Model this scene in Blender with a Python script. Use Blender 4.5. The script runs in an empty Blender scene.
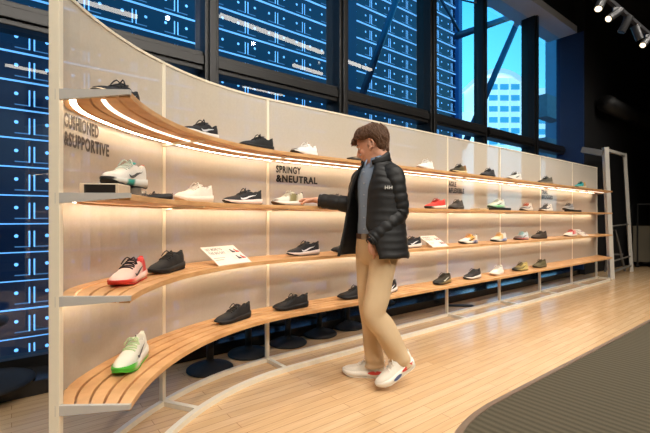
import bpy, bmesh, math, random
from math import sin, cos, pi, sqrt, atan2, radians
from mathutils import Vector, Matrix, noise
random.seed(7)
sc = bpy.context.scene
COL = sc.collection
V = Vector

# ------------------------------------------------------------------ helpers
def lin(c):
    c = c / 255.0
    return c / 12.92 if c <= 0.04045 else ((c + 0.055) / 1.055) ** 2.4
def rgb(*c): return tuple(lin(x) for x in c) + (1.0,)

def tag(o, label=None, cat=None, group=None, kind=None):
    if label: o['label'] = label
    if cat: o['category'] = cat
    if group: o['group'] = group
    if kind: o['kind'] = kind
    return o
def empty(name, loc=(0, 0, 0), rz=0.0, label=None, cat=None, group=None, kind=None, parent=None):
    o = bpy.data.objects.new(name, None); COL.objects.link(o)
    o.location = loc; o.rotation_euler = (0, 0, rz); o.empty_display_size = 0.1
    if parent: o.parent = parent
    return tag(o, label, cat, group, kind)
def mk(name, bm, mats, parent=None, smooth=True, loc=None, kind=None):
    me = bpy.data.meshes.new(name)
    bmesh.ops.recalc_face_normals(bm, faces=bm.faces[:])
    bm.to_mesh(me); bm.free()
    return mkm(name, me, mats, parent, smooth, loc, kind)
def mkm(name, me, mats, parent=None, smooth=True, loc=None, kind=None):
    if not isinstance(mats, (list, tuple)): mats = [mats]
    for m in mats: me.materials.append(m)
    if smooth:
        me.shade_smooth()
    o = bpy.data.objects.new(name, me); COL.objects.link(o)
    if parent: o.parent = parent
    if loc is not None: o.location = loc
    if kind: o['kind'] = kind
    return o
def sharp(o, deg=35):
    o.data.set_sharp_from_angle(angle=radians(deg)); return o
def box(bm, x0, x1, y0, y1, z0, z1, M=None):
    vs = [V((x, y, z)) for x in (x0, x1) for y in (y0, y1) for z in (z0, z1)]
    if M is not None: vs = [M @ v for v in vs]
    v = [bm.verts.new(p) for p in vs]
    for f in ((0,1,3,2),(4,6,7,5),(0,4,5,1),(2,3,7,6),(0,2,6,4),(1,5,7,3)):
        bm.faces.new([v[i] for i in f])
def bevel(bm, w, seg=2):
    bmesh.ops.recalc_face_normals(bm, faces=bm.faces[:])
    bmesh.ops.bevel(bm, geom=[e for e in bm.edges if e.calc_face_angle(0) > 0.5], offset=w, segments=seg, affect='EDGES', profile=0.6)
def bar(bm, p0, p1, w, h, up=V((0, 0, 1))):
    p0, p1 = V(p0), V(p1); d = (p1 - p0); L = d.length; d.normalize()
    s = d.cross(up)
    if s.length < 1e-4: s = d.cross(V((1, 0, 0)))
    s.normalize(); q = s.cross(d)
    M = Matrix((d, s, q)).transposed().to_4x4(); M.translation = p0
    box(bm, 0, L, -w/2, w/2, -h/2, h/2, M)
def loft(bm, rings, closed=True, cap=True):
    R = [[bm.verts.new(p) for p in r] for r in rings]
    n = len(R[0])
    for a, b in zip(R, R[1:]):
        for i in range(n if closed else n - 1):
            j = (i + 1) % n
            bm.faces.new((a[i], a[j], b[j], b[i]))
    if cap and closed:
        bm.faces.new(R[0][::-1]); bm.faces.new(R[-1])
    return R
def cr(p0, p1, p2, p3, t):
    return 0.5 * ((2*p1) + (p2-p0)*t + (2*p0-5*p1+4*p2-p3)*t*t + (3*p1-p0-3*p2+p3)*t*t*t)
def resample(pts, sub):
    out = []
    n = len(pts)
    for i in range(n - 1):
        a, b, c, d = pts[max(i-1, 0)], pts[i], pts[i+1], pts[min(i+2, n-1)]
        for k in range(sub):
            t = k / sub
            out.append(tuple(cr(a[j], b[j], c[j], d[j], t) for j in range(len(b))))
    out.append(tuple(pts[-1]))
    return out
def tube(bm, pts, ref=V((0, 1, 0)), n=14, sub=4, cap=True, fn=None):
    """pts: (Vector, ra, rb); ra is along ref"""
    P = resample([(V(p[0]), p[1], p[2] if len(p) > 2 else p[1]) for p in pts], sub)
    rings = []
    for i, (p, ra, rb) in enumerate(P):
        q = P[min(i+1, len(P)-1)][0] - P[max(i-1, 0)][0]
        t = q.normalized()
        a = ref - t * ref.dot(t)
        if a.length < 1e-4: a = V((1, 0, 0)) - t * t.x
        a.normalize(); b = t.cross(a)
        ring = []
        for k in range(n):
            th = 2*pi*k/n
            f = fn(i/(len(P)-1), th) if fn else 0.0
            ring.append(p + a*((ra+f)*cos(th)) + b*((rb+f)*sin(th)))
        rings.append(ring)
    loft(bm, rings, True, cap)
def ellipsoid(bm, c, rx, ry, rz, M=None, nu=12, nv=8):
    r = bmesh.ops.create_uvsphere(bm, u_segments=nu, v_segments=nv, radius=1)
    S = Matrix.Diagonal((rx, ry, rz, 1))
    X = Matrix.Translation(c) @ (M.to_4x4() if M else Matrix.Identity(4)) @ S
    bmesh.ops.transform(bm, matrix=X, verts=r['verts'])
def lathe(bm, prof, n=28, c=(0, 0, 0)):
    loft(bm, [[V((c[0]+r*cos(2*pi*k/n), c[1]+r*sin(2*pi*k/n), c[2]+z)) for k in range(n)] for r, z in prof])
def remeshed(bm, voxel, smooth=4, fac=0.5):
    me = bpy.data.meshes.new('tmp'); bmesh.ops.recalc_face_normals(bm, faces=bm.faces[:]); bm.to_mesh(me); bm.free()
    o = bpy.data.objects.new('tmp', me); COL.objects.link(o)
    m = o.modifiers.new('r', 'REMESH'); m.mode = 'VOXEL'; m.voxel_size = voxel
    if smooth:
        s = o.modifiers.new('s', 'SMOOTH'); s.iterations = smooth; s.factor = fac
    bpy.context.view_layer.update()
    dg = bpy.context.evaluated_depsgraph_get()
    out = bpy.data.meshes.new_from_object(o.evaluated_get(dg))
    bpy.data.objects.remove(o); bpy.data.meshes.remove(me)
    return out

# ------------------------------------------------------------------ materials
class NT:
    def __init__(s, name):
        s.m = bpy.data.materials.new(name); s.m.use_nodes = True
        s.t = s.m.node_tree; s.t.nodes.clear()
        s.out = s.n('ShaderNodeOutputMaterial')
    def n(s, typ, **kw):
        nd = s.t.nodes.new(typ)
        for k, v in kw.items():
            if k.startswith('i_'):
                nd.inputs[k[2:].replace('_', ' ')].default_value = v
            else: setattr(nd, k, v)
        return nd
    def l(s, a, b): s.t.links.new(a, b)
    def math(s, op, a, b=None, c=None):
        nd = s.t.nodes.new('ShaderNodeMath'); nd.operation = op
        for i, x in enumerate((a, b, c)):
            if x is None: continue
            if isinstance(x, (int, float)): nd.inputs[i].default_value = x
            else: s.l(x, nd.inputs[i])
        return nd.outputs[0]
    def between(s, x, lo, hi):
        return s.math('MULTIPLY', s.math('GREATER_THAN', x, lo), s.math('LESS_THAN', x, hi))
MC = {}
def mat(name, c, rough=0.5, metal=0.0, var=0.10, scale=25.0, bump=0.0, emit=None, es=0.0, spec=0.5, coat=0.0):
    if name in MC: return MC[name]
    N = NT(name)
    b = N.n('ShaderNodeBsdfPrincipled'); N.l(b.outputs[0], N.out.inputs[0])
    b.inputs['Roughness'].default_value = rough; b.inputs['Metallic'].default_value = metal
    b.inputs['Specular IOR Level'].default_value = spec; b.inputs['Coat Weight'].default_value = coat
    tc = N.n('ShaderNodeTexCoord'); nz = N.n('ShaderNodeTexNoise'); nz.inputs['Scale'].default_value = scale; nz.inputs['Detail'].default_value = 3
    N.l(tc.outputs['Object'], nz.inputs['Vector'])
    mx = N.n('ShaderNodeMix', data_type='RGBA')
    col = rgb(*c)
    mx.inputs[6].default_value = tuple(x*(1-var) for x in col[:3]) + (1,)
    mx.inputs[7].default_value = tuple(min(1, x*(1+var)) for x in col[:3]) + (1,)
    N.l(nz.outputs['Fac'], mx.inputs[0]); N.l(mx.outputs[2], b.inputs['Base Color'])
    if bump:
        bp = N.n('ShaderNodeBump'); bp.inputs['Strength'].default_value = bump; bp.inputs['Distance'].default_value = 0.004
        N.l(nz.outputs['Fac'], bp.inputs['Height']); N.l(bp.outputs[0], b.inputs['Normal'])
    if emit:
        b.inputs['Emission Color'].default_value = rgb(*emit); b.inputs['Emission Strength'].default_value = es
    MC[name] = N.m
    return N.m
def ramp_mat(name, stops, rough=0.6, axis=0, bump=0.15):
    """colour bands along the object's own length (Object coordinate in metres)"""
    if name in MC: return MC[name]
    N = NT(name)
    b = N.n('ShaderNodeBsdfPrincipled'); N.l(b.outputs[0], N.out.inputs[0]); b.inputs['Roughness'].default_value = rough
    tc = N.n('ShaderNodeTexCoord'); sp = N.n('ShaderNodeSeparateXYZ'); N.l(tc.outputs['Object'], sp.inputs[0])
    nz = N.n('ShaderNodeTexNoise'); nz.inputs['Scale'].default_value = 40
    N.l(tc.outputs['Object'], nz.inputs['Vector'])
    x = N.math('ADD', N.math('MULTIPLY', sp.outputs[axis], 1/0.3), 0.5)
    x = N.math('ADD', x, N.math('MULTIPLY', N.math('SUBTRACT', nz.outputs['Fac'], 0.5), 0.05))
    x = N.math('ADD', x, N.math('MULTIPLY', sp.outputs[2], 1.2 if axis == 0 else 0.0))
    rp = N.n('ShaderNodeValToRGB'); rp.color_ramp.interpolation = 'LINEAR'
    N.l(x, rp.inputs[0])
    e = rp.color_ramp.elements
    while len(e) < len(stops): e.new(0.5)
    for k, (p, c) in enumerate(stops): e[k].position = p; e[k].color = rgb(*c)
    N.l(rp.outputs[0], b.inputs['Base Color'])
    bp = N.n('ShaderNodeBump'); bp.inputs['Strength'].default_value = bump; bp.inputs['Distance'].default_value = 0.002
    nz2 = N.n('ShaderNodeTexNoise'); nz2.inputs['Scale'].default_value = 220; N.l(tc.outputs['Object'], nz2.inputs['Vector'])
    N.l(nz2.outputs['Fac'], bp.inputs['Height']); N.l(bp.outputs[0], b.inputs['Normal'])
    MC[name] = N.m
    return N.m
def emis(name, c, s, sample=True):
    if name in MC: return MC[name]
    N = NT(name); e = N.n('ShaderNodeEmission'); e.inputs[0].default_value = rgb(*c); e.inputs[1].default_value = s
    N.l(e.outputs[0], N.out.inputs[0])
    if not sample: N.m.cycles.emission_sampling = 'NONE'
    MC[name] = N.m; return N.m

# ------------------------------------------------------------------ room frame
TH = 0.9061; T0 = V((-0.2077, 2.8396)); RAD = 1.388; ARC = 1.1146; SA = RAD*ARC
U = V((sin(TH), cos(TH))); NN = V((-cos(TH), sin(TH))); CC = T0 - NN*RAD
ZC = 1.10
SEND = SA + 6.546
def R3(t, off, z=0.0):            # room frame: t along the window wall, off towards the window
    p = T0 + U*t + NN*off
    return V((p.x, p.y, z))
ANG = atan2(U.y, U.x)
RM = Matrix.Translation(V((T0.x, T0.y, 0))) @ Matrix.Rotation(ANG, 4, 'Z')   # local x = along wall, y = towards window
def SP(s, off, z=0.0):            # shelf frame: s along the front edge, off towards the back
    if s < SA:
        h = TH - ARC + s/RAD
        p = CC + V((-cos(h), sin(h)))*RAD
    else:
        h = TH; p = T0 + U*(s - SA)
    hn = max(h, -0.03)
    k = 1.0
    if s < 0.247: k = 1 - (1 - 0.254/0.322)*(1 - s/0.247)**2
    p = p + V((-cos(hn), sin(hn)))*off*k
    return V((p.x, p.y, z))
def heading(s): return TH - ARC + s/RAD if s < SA else TH
def SP2(s, off, z=0.0):           # back panel line: keeps its full distance right to the end
    if s > 0.3: return SP(s, off, z)
    h = TH - ARC + s/RAD
    p = CC + V((-cos(h), sin(h)))*(RAD + off)
    return V((p.x, p.y, z))
F, HOR = 400.0, 217.7
def W(x, y, Y): return V(((x-325)/F*Y, Y, ZC + (HOR-y)/F*Y))
def s_at(px, off, fn=None):
    fn = fn or SP
    lo, hi = 0.0, 9.0
    r = (px-325)/F
    for _ in range(50):
        m = (lo+hi)/2; p = fn(m, off)
        if p.x/p.y < r: lo = m
        else: hi = m
    # on the arc the image x is monotonic for the visible range
    return lo
def samples(s0, s1, ds=0.06, dl=0.8):
    out = [s0]; s = s0
    while s < s1 - 1e-6:
        st = ds if s < SA else dl
        if s < SA and s + st > SA: s = SA
        else: s = s + st
        out.append(min(s, s1))
    return out
def sweep(bm, o0, o1, z0, z1, s0=0.0, s1=None, slant=True, fn=None):
    fn = fn or SP
    if s1 is None: s1 = SEND
    end = abs(s1 - SEND) < 1e-6 and slant
    rings = []
    S = samples(s0, s1)
    for i, s in enumerate(S):
        def q(o, z):
            return fn(s + (0.95*o if end and i == len(S)-1 else 0), o, z)
        rings.append([q(o0, z0), q(o1, z0), q(o1, z1), q(o0, z1)])
    loft(bm, rings)

# ------------------------------------------------------------------ camera
cam = bpy.data.cameras.new('camera'); cam.sensor_width = 36; cam.lens = 36*F/650; cam.shift_y = (HOR-216.5)/650
co = bpy.data.objects.new('camera', cam); COL.objects.link(co)
co.location = (0, 0, ZC); co.rotation_euler = (pi/2, 0, 0); cam.clip_start = 0.05; cam.clip_end = 500
sc.camera = co

# ------------------------------------------------------------------ materials of the place
def floor_mat():
    N = NT('oak_floor_boards')
    b = N.n('ShaderNodeBsdfPrincipled'); N.l(b.outputs[0], N.out.inputs[0])
    tc = N.n('ShaderNodeTexCoord'); mp = N.n('ShaderNodeMapping'); mp.inputs['Rotation'].default_value = (0, 0, -ANG)
    N.l(tc.outputs['Object'], mp.inputs[0])
    br = N.n('ShaderNodeTexBrick'); N.l(mp.outputs[0], br.inputs[0])
    br.inputs['Color1'].default_value = rgb(226, 191, 147); br.inputs['Color2'].default_value = rgb(214, 175, 127); br.inputs['Mortar'].default_value = rgb(178, 138, 96)
    br.inputs['Scale'].default_value = 1; br.inputs['Mortar Size'].default_value = 0.0018; br.inputs['Brick Width'].default_value = 0.95; br.inputs['Row Height'].default_value = 0.062
    br.offset = 0.37; br.inputs['Bias'].default_value = -0.25
    wv = N.n('ShaderNodeTexNoise'); wv.inputs['Scale'].default_value = 6; wv.inputs['Detail'].default_value = 6
    mp2 = N.n('ShaderNodeMapping'); mp2.inputs['Scale'].default_value = (0.6, 9, 1); N.l(mp.outputs[0], mp2.inputs[0]); N.l(mp2.outputs[0], wv.inputs[0])
    mx = N.n('ShaderNodeMix', data_type='RGBA', blend_type='MULTIPLY'); mx.inputs[0].default_value = 0.45
    rp = N.n('ShaderNodeValToRGB'); rp.color_ramp.elements[0].position = 0.3; rp.color_ramp.elements[0].color = (0.72, 0.66, 0.6, 1); rp.color_ramp.elements[1].position = 0.65; rp.color_ramp.elements[1].color = (1, 1, 1, 1)
    N.l(wv.outputs['Fac'], rp.inputs[0]); N.l(br.outputs[0], mx.inputs[6]); N.l(rp.outputs[0], mx.inputs[7]); N.l(mx.outputs[2], b.inputs['Base Color'])
    b.inputs['Roughness'].default_value = 0.22; b.inputs['Specular IOR Level'].default_value = 0.45
    return N.m
def wood_mat():
    N = NT('oak_slat_wood')
    b = N.n('ShaderNodeBsdfPrincipled'); N.l(b.outputs[0], N.out.inputs[0])
    tc = N.n('ShaderNodeTexCoord'); nz = N.n('ShaderNodeTexNoise'); nz.inputs['Scale'].default_value = 9; nz.inputs['Detail'].default_value = 5
    mp = N.n('ShaderNodeMapping'); mp.inputs['Scale'].default_value = (1, 1, 6); N.l(tc.outputs['Object'], mp.inputs[0]); N.l(mp.outputs[0], nz.inputs[0])
    rp = N.n('ShaderNodeValToRGB'); rp.color_ramp.elements[0].position = 0.3; rp.color_ramp.elements[0].color = rgb(192, 140, 88); rp.color_ramp.elements[1].position = 0.7; rp.color_ramp.elements[1].color = rgb(222, 174, 120)
    N.l(nz.outputs['Fac'], rp.inputs[0]); N.l(rp.outputs[0], b.inputs['Base Color']); b.inputs['Roughness'].default_value = 0.42
    return N.m
def carpet_mat():
    N = NT('ribbed_carpet')
    b = N.n('ShaderNodeBsdfPrincipled'); N.l(b.outputs[0], N.out.inputs[0]); b.inputs['Roughness'].default_value = 0.95; b.inputs['Specular IOR Level'].default_value = 0.1
    tc = N.n('ShaderNodeTexCoord'); mp = N.n('ShaderNodeMapping'); mp.inputs['Rotation'].default_value = (0, 0, -ANG); N.l(tc.outputs['Object'], mp.inputs[0])
    wv = N.n('ShaderNodeTexWave', bands_direction='X'); wv.inputs['Scale'].default_value = 6.0; wv.inputs['Distortion'].default_value = 0.3; N.l(mp.outputs[0], wv.inputs[0])
    nz = N.n('ShaderNodeTexNoise'); nz.inputs['Scale'].default_value = 120; N.l(tc.outputs['Object'], nz.inputs[0])
    f = N.math('ADD', N.math('MULTIPLY', wv.outputs['Fac'], 0.6), N.math('MULTIPLY', nz.outputs['Fac'], 0.4))
    mx = N.n('ShaderNodeMix', data_type='RGBA'); mx.inputs[6].default_value = rgb(72, 66, 54); mx.inputs[7].default_value = rgb(102, 95, 79)
    N.l(f, mx.inputs[0]); N.l(mx.outputs[2], b.inputs['Base Color'])
    bp = N.n('ShaderNodeBump'); bp.inputs['Strength'].default_value = 0.5; bp.inputs['Distance'].default_value = 0.004; N.l(f, bp.inputs['Height']); N.l(bp.outputs[0], b.inputs['Normal'])
    return N.m
def panel_mat():
    N = NT('fine_white_mesh_panel')
    d = N.n('ShaderNodeBsdfDiffuse'); tr = N.n('ShaderNodeBsdfTranslucent'); tp = N.n('ShaderNodeBsdfTransparent'); gl = N.n('ShaderNodeBsdfGlossy')
    gl.inputs['Roughness'].default_value = 0.2
    tc = N.n('ShaderNodeTexCoord'); nz = N.n('ShaderNodeTexNoise'); nz.inputs['Scale'].default_value = 60; N.l(tc.outputs['Object'], nz.inputs[0])
    mx = N.n('ShaderNodeMix', data_type='RGBA'); mx.inputs[6].default_value = rgb(224, 212, 193); mx.inputs[7].default_value = rgb(234, 222, 203); N.l(nz.outputs['Fac'], mx.inputs[0])
    N.l(mx.outputs[2], d.inputs[0]); N.l(mx.outputs[2], tr.inputs[0])
    m1 = N.n('ShaderNodeMixShader'); m1.inputs[0].default_value = 0.08; N.l(d.outputs[0], m1.inputs[1]); N.l(tr.outputs[0], m1.inputs[2])
    m2 = N.n('ShaderNodeMixShader'); m2.inputs[0].default_value = 0.42; N.l(m1.outputs[0], m2.inputs[1]); N.l(tp.outputs[0], m2.inputs[2])
    m3 = N.n('ShaderNodeMixShader'); m3.inputs[0].default_value = 0.03; N.l(m2.outputs[0], m3.inputs[1]); N.l(gl.outputs[0], m3.inputs[2])
    N.l(m3.outputs[0], N.out.inputs[0])
    return N.m
def glass_mat(name, tint=(0.60, 0.82, 1.0, 1)):
    N = NT(name)
    tp = N.n('ShaderNodeBsdfTransparent'); tp.inputs[0].default_value = tint
    gl = N.n('ShaderNodeBsdfGlossy'); gl.inputs['Roughness'].default_value = 0.0
    fr = N.n('ShaderNodeFresnel'); fr.inputs[0].default_value = 1.5
    m = N.n('ShaderNodeMixShader'); N.l(N.math('MINIMUM', N.math('MULTIPLY', fr.outputs[0], 3.0), 1.0), m.inputs[0]); N.l(tp.outputs[0], m.inputs[1]); N.l(gl.outputs[0], m.inputs[2]); N.l(m.outputs[0], N.out.inputs[0])
    return N.m
def led_wall_mat():
    N = NT('dark_cladding_with_blue_lights')
    tc = N.n('ShaderNodeTexCoord'); sp = N.n('ShaderNodeSeparateXYZ'); N.l(tc.outputs['Object'], sp.inputs[0])
    x, z = sp.outputs[0], sp.outputs[2]
    P = 0.76
    xm = N.math('SUBTRACT', N.math('FLOORED_MODULO', N.math('ADD', x, 1.33 + P/2), P), P/2)
    ax = N.math('ABSOLUTE', xm)
    line = N.math('LESS_THAN', z, 0.012)
    dbl = N.math('MULTIPLY', N.between(ax, 0.022, 0.042), N.between(z, 0.085, 0.34))
    foot = N.math('MULTIPLY', N.math('MULTIPLY', N.between(ax, 0.03, 0.22), N.between(z, 0.08, 0.097)), 0.25)
    dx = N.math('SUBTRACT', ax, 0.2); dz = N.math('SUBTRACT', z, 0.26)
    dot = N.math('LESS_THAN', N.math('ADD', N.math('MULTIPLY', dx, dx), N.math('MULTIPLY', dz, dz)), 0.0007)
    nz = N.n('ShaderNodeTexNoise'); nz.inputs['Scale'].default_value = 1.3; N.l(tc.outputs['Object'], nz.inputs[0])
    fl = N.math('ADD', N.math('MULTIPLY', nz.outputs['Fac'], 1.2), 0.4)
    tot = N.math('MULTIPLY', N.math('ADD', N.math('ADD', N.math('MULTIPLY', line, 0.8), dbl), N.math('ADD', dot, foot)), fl)
    b = N.n('ShaderNodeBsdfPrincipled'); b.inputs['Roughness'].default_value = 0.35
    b.inputs['Base Color'].default_value = rgb(18, 32, 60)
    b.inputs['Emission Color'].default_value = rgb(128, 195, 255)
    N.l(N.math('MULTIPLY', tot, 2.1), b.inputs['Emission Strength'])
    N.l(b.outputs[0], N.out.inputs[0]); N.m.cycles.emission_sampling = 'NONE'
    return N.m
M_floor, M_wood, M_carpet, M_panel, M_glass = floor_mat(), wood_mat(), carpet_mat(), panel_mat(), glass_mat('window_glass')
M_white = mat('cream_painted_steel', (232, 222, 200), 0.4, var=0.03)
M_grey = mat('grey_painted_steel', (190, 186, 180), 0.4, var=0.03)
M_dark = mat('black_painted_wall', (15, 15, 17), 0.75, var=0.3, scale=2)
M_ceil = mat('black_ceiling_paint', (13, 13, 15), 0.9, var=0.3, scale=2)
M_frame = mat('dark_bronze_frame', (27, 25, 24), 0.38, metal=0.3, var=0.15, scale=6)
M_ledge = mat('dark_polished_stone', (38, 36, 36), 0.22, var=0.25, scale=9)
M_black = mat('matt_black_plastic', (22, 21, 21), 0.65, var=0.2)
M_led = emis('warm_led_strip', (255, 236, 208), 16.0)
M_led2 = emis('warm_led_strip_front', (255, 238, 214), 3.0)

# ------------------------------------------------------------------ room shell
TL, TR, OB, OW = -7.0, 13.0, -8.0, 1.05
H = 5.4
def quad(name, pts, m, kind='structure'):
    bm = bmesh.new(); bm.faces.new([bm.verts.new(p) for p in pts]); return mk(name, bm, m, smooth=False, kind=kind)
def slab(name, t0, t1, o0, o1, z0, z1, m, kind='structure', parent=None, bv=0):
    bm = bmesh.new(); box(bm, t0, t1, o0, o1, z0, z1, RM)
    if bv: bevel(bm, bv)
    return mk(name, bm, m, parent, smooth=False, kind=kind)
slab('floor', TL, TR, OB, 1.25, -0.2, 0.0, M_floor)
slab('ceiling', TL, TR, OB, 1.3, H, H+0.2, M_ceil)
M_backw = mat('warm_grey_wall', (120, 112, 102), 0.8, var=0.1, scale=1)
slab('wall_behind', TL, TR, OB-0.2, OB, 0, H, M_backw)
slab('wall_left', TL-0.2, TL, OB-0.2, 1.3, 0, H, M_backw)
slab('wall_right', TR, TR+0.2, OB-0.2, 1.3, 0, H, M_dark)
TP = 7.12
slab('wall_back', TP, TR, 0.62, 1.06, 0, H, M_dark)
M_jamb = mat('skylight_tinted_jamb', (30, 54, 92), 0.5, var=0.08, scale=3)  # dark jamb; blue light from the window is put into its colour
slab('trim_1', TP-0.03, TP, 0.63, 1.12, 0.1, 4.70, M_jamb)
slab('trim_2', TL, TP-0.04, 0.69, 1.28, -0.02, 0.09, M_ledge)
# window head with its pale underside
slab('trim_4', TL, TP+.05, 0.80, 1.28, 4.84, 5.38, M_dark)
slab('trim_3', TL, TP-.04, 0.74, 1.28, 4.70, 4.83, mat('pale_soffit_paint', (188, 188, 190), 0.7, var=0.04, scale=2))
# windows
NM = TP-0.03
mull = [TL, -4.74, -3.24, -1.74, -0.235, 1.257, 2.83, 4.21, 5.79, TP-0.03]
for i in range(len(mull)-1):
    a, b = mull[i], mull[i+1]
    w = empty('window_%d' % (i+1), R3(a, OW, 0), kind='structure')
    def wp(name, bm, m):
        o = mk(name, bm, m, w, smooth=False); o.matrix_parent_inverse = Matrix.Translation(-V(w.location)); return o
    hw = 0.036 if abs(b-4.21) < 0.01 else 0.062
    o0 = 1.0 if abs(b-4.21) < 0.01 else 0.93
    if b == NM: hw = 0.0
    if hw:
        bm = bmesh.new(); box(bm, b-hw, b+hw, o0, 1.17, 0.09, 4.70, RM)
        box(bm, b-hw*0.5, b+hw*0.5, o0-.03, o0, 0.09, 4.70, RM)
        bevel(bm, 0.006); wp('mullion', bm, M_frame)
    bm = bmesh.new(); box(bm, a+0.066, b-hw, 0.97, 1.14, 2.36, 2.52, RM); box(bm, a+0.066, b-hw, 0.95, 0.97, 2.40, 2.48, RM); bevel(bm, 0.006); wp('transom', bm, M_frame)
    bm = bmesh.new(); box(bm, a+0.066, b-hw, 0.99, 1.12, 0.09, 0.16, RM); wp('bottom_rail', bm, M_frame)
    for z0, z1 in ((0.16, 2.36), (2.52, 4.70)):
        bm = bmesh.new(); bm.faces.new([bm.verts.new(RM @ V(p)) for p in ((a+0.066, OW, z0), (b-hw, OW, z0), (b-hw, OW, z1), (a+0.066, OW, z1))])
        me = bpy.data.meshes.new('pane'); bm.to_mesh(me); bm.free()
        if (me.polygons[0].normal.xy @ NN if False else me.polygons[0].normal.x*NN.x + me.polygons[0].normal.y*NN.y) > 0: me.flip_normals()
        o = mkm('pane', me, M_glass, w, smooth=False); o.matrix_parent_inverse = Matrix.Translation(-V(w.location))

# carpet with its curved edge
cp = [(9.05, 8.56), (3.43, 4.22), (1.6, 2.815), (1.066, 2.405), (.935, 2.30), (.815, 2.185), (.705, 2.05), (.615, 1.9), (.535, 1.7), (.475, 1.4), (.45, 1.0), (.45, -1.5)]
edge = [V((x, y)) for x, y in cp]
bm = bmesh.new()
poly = [V((p.x, p.y, 0.006)) for p in edge] + [V((.45, -3.6, .006)), V((9.05, .5, 0.006))]
f = bm.faces.new([bm.verts.new(p) for p in poly])
ex = bmesh.ops.extrude_face_region(bm, geom=[f]); bmesh.ops.translate(bm, vec=(0, 0, -0.005), verts=[v for v in ex['geom'] if isinstance(v, bmesh.types.BMVert)])
carpet = mk('carpet', bm, M_carpet, smooth=False)
tag(carpet, 'dark ribbed grey-brown carpet with a rounded corner laid over the oak floor', 'carpet')
bm = bmesh.new(); rings = []
E2 = resample([(V((p.x, p.y, 0)),) for p in edge], 3); E2 = [e[0] for e in E2]
for i, p in enumerate(E2):
    t = (E2[min(i+1, len(E2)-1)] - E2[max(i-1, 0)]).normalized(); s_ = V((-t.y, t.x, 0))
    s_ = -s_
    rings.append([p - s_*0.008 + V((0, 0, 0.001)), p + s_*0.034 + V((0, 0, 0.001)), p + s_*0.026 + V((0, 0, 0.009)), p + V((0, 0, 0.013)), p - s_*0.008 + V((0, 0, 0.013))])
loft(bm, rings)
es_ = mk('carpet_edge_strip', bm, mat('taupe_rubber_strip', (128, 108, 90), 0.5), carpet, smooth=False); es_['label'] = 'taupe rubber edge strip'

# ------------------------------------------------------------------ display shelf
shelf = empty('display_shelf', SP(SA, 0.16, 0), label='long curved shelf wall with oak slat shelves and glowing cream back panels', cat='shelf')
def sp(name, bm, m, smooth=False, parent=None):
    o = mk(name, bm, m, parent or shelf, smooth=smooth)
    if not parent: o.matrix_parent_inverse = Matrix.Translation(-V(shelf.location))
    return o
ZS = [1.561, 1.187, 0.813, 0.42]; PT = 2.014; D = 0.322
posts = [0.789, 1.510, 2.655, 3.80, 4.935, 6.081, 7.236, 8.347]
def at(s, o, w, d, z0, z1, bm):
    p = SP(s, o); h = heading(s); u = V((sin(h), cos(h), 0)); n = V((-cos(h), sin(h), 0))
    M = Matrix((u, n, V((0, 0, 1)))).transposed().to_4x4(); M.translation = p
    box(bm, -w/2, w/2, -d/2, d/2, z0, z1, M)
for si, z in enumerate(ZS):
    bm = bmesh.new()
    n = 5; gap = 0.011; w = (D - 0.012 - gap*(n-1))/n
    for k in range(n):
        o0 = k*(w+gap); sweep(bm, o0, o0+w, z-0.024, z)
    bevel(bm, 0.0015, 1)
    S = sp('shelf', bm, M_wood)
    # tapered steel bracket closing the left end
    bm = bmesh.new()
    A = SP(0, -0.004); B = SP(0, D+0.01); dn = V((0, -1, 0))
    q = lambda p, dz, y: V((p.x, p.y + y, z + dz))
    loft(bm, [[q(B, 0.003, -0.014), q(B, -0.036, -0.014), q(B, -0.036, 0.0), q(B, 0.003, 0.0)], [q(A, 0.003, -0.014), q(A, -0.014, -0.014), q(A, -0.014, 0.0), q(A, 0.003, 0.0)]])
    sp('end_bracket', bm, M_grey, parent=S)
    S.matrix_parent_inverse = Matrix.Translation(-V(shelf.location))
    for s_ in posts:
        bm = bmesh.new()
        p = SP(s_, 0.16); h = heading(s_); u = V((sin(h), cos(h), 0)); nn = V((-cos(h), sin(h), 0))
        M = Matrix((u, nn, V((0, 0, 1)))).transposed().to_4x4(); M.translation = p
        a = -0.13 if s_ < 8 else 0.05
        loft(bm, [[M @ V((-0.009, a, z-0.010)), M @ V((0.009, a, z-0.010)), M @ V((0.009, a, z-0.030)), M @ V((-0.009, a, z-0.030))],
                  [M @ V((-0.009, 0.155, z-0.008)), M @ V((0.009, 0.155, z-0.008)), M @ V((0.009, 0.155, z-0.042)), M @ V((-0.009, 0.155, z-0.042))]])
        sp('support_arm', bm, M_white, parent=S)
    if si < 3:
        for o0, o1, ml in ((0.118, 0.138, M_led2), (0.250, 0.278, M_led)):
            if si > 0 and o0 < .2: continue
            bm = bmesh.new(); sweep(bm, o0, o1, z-0.0275, z-0.0245, 0.02, SEND-0.02, slant=False)
            l_ = sp('light_strip', bm, ml, parent=S)
        bm = bmesh.new(); o1 = 0.242
        sweep(bm, o1, o1+.006, z-(0.034 if si else .030), z-0.0245, 0.02, SEND-0.02, slant=False)
        sp('light_baffle', bm, M_wood, parent=S)
    o_ = S
bm = bmesh.new(); p = V((-0.975, 1.45, 0)); box(bm, p.x-0.019, p.x+0.019, p.y-0.012, p.y+0.012, 0, PT+0.02); bevel(bm, 0.002)
sp('end_post', bm, M_white)
for s_ in posts:
    bm = bmesh.new(); at(s_, D+0.003, 0.026, 0.028, 0.0, PT-0.012, bm); bevel(bm, 0.002, 1); sp('upright', bm, M_white)
ps = [0.135] + posts
for a, b in zip(ps, ps[1:]):
    bm = bmesh.new(); sweep(bm, D-0.008, D-0.004, ZS[3]-0.012, PT-0.014, a + 0.012, b - 0.012, slant=False, fn=SP2)
    sp('back_panel', bm, M_panel, smooth=False)
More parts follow.
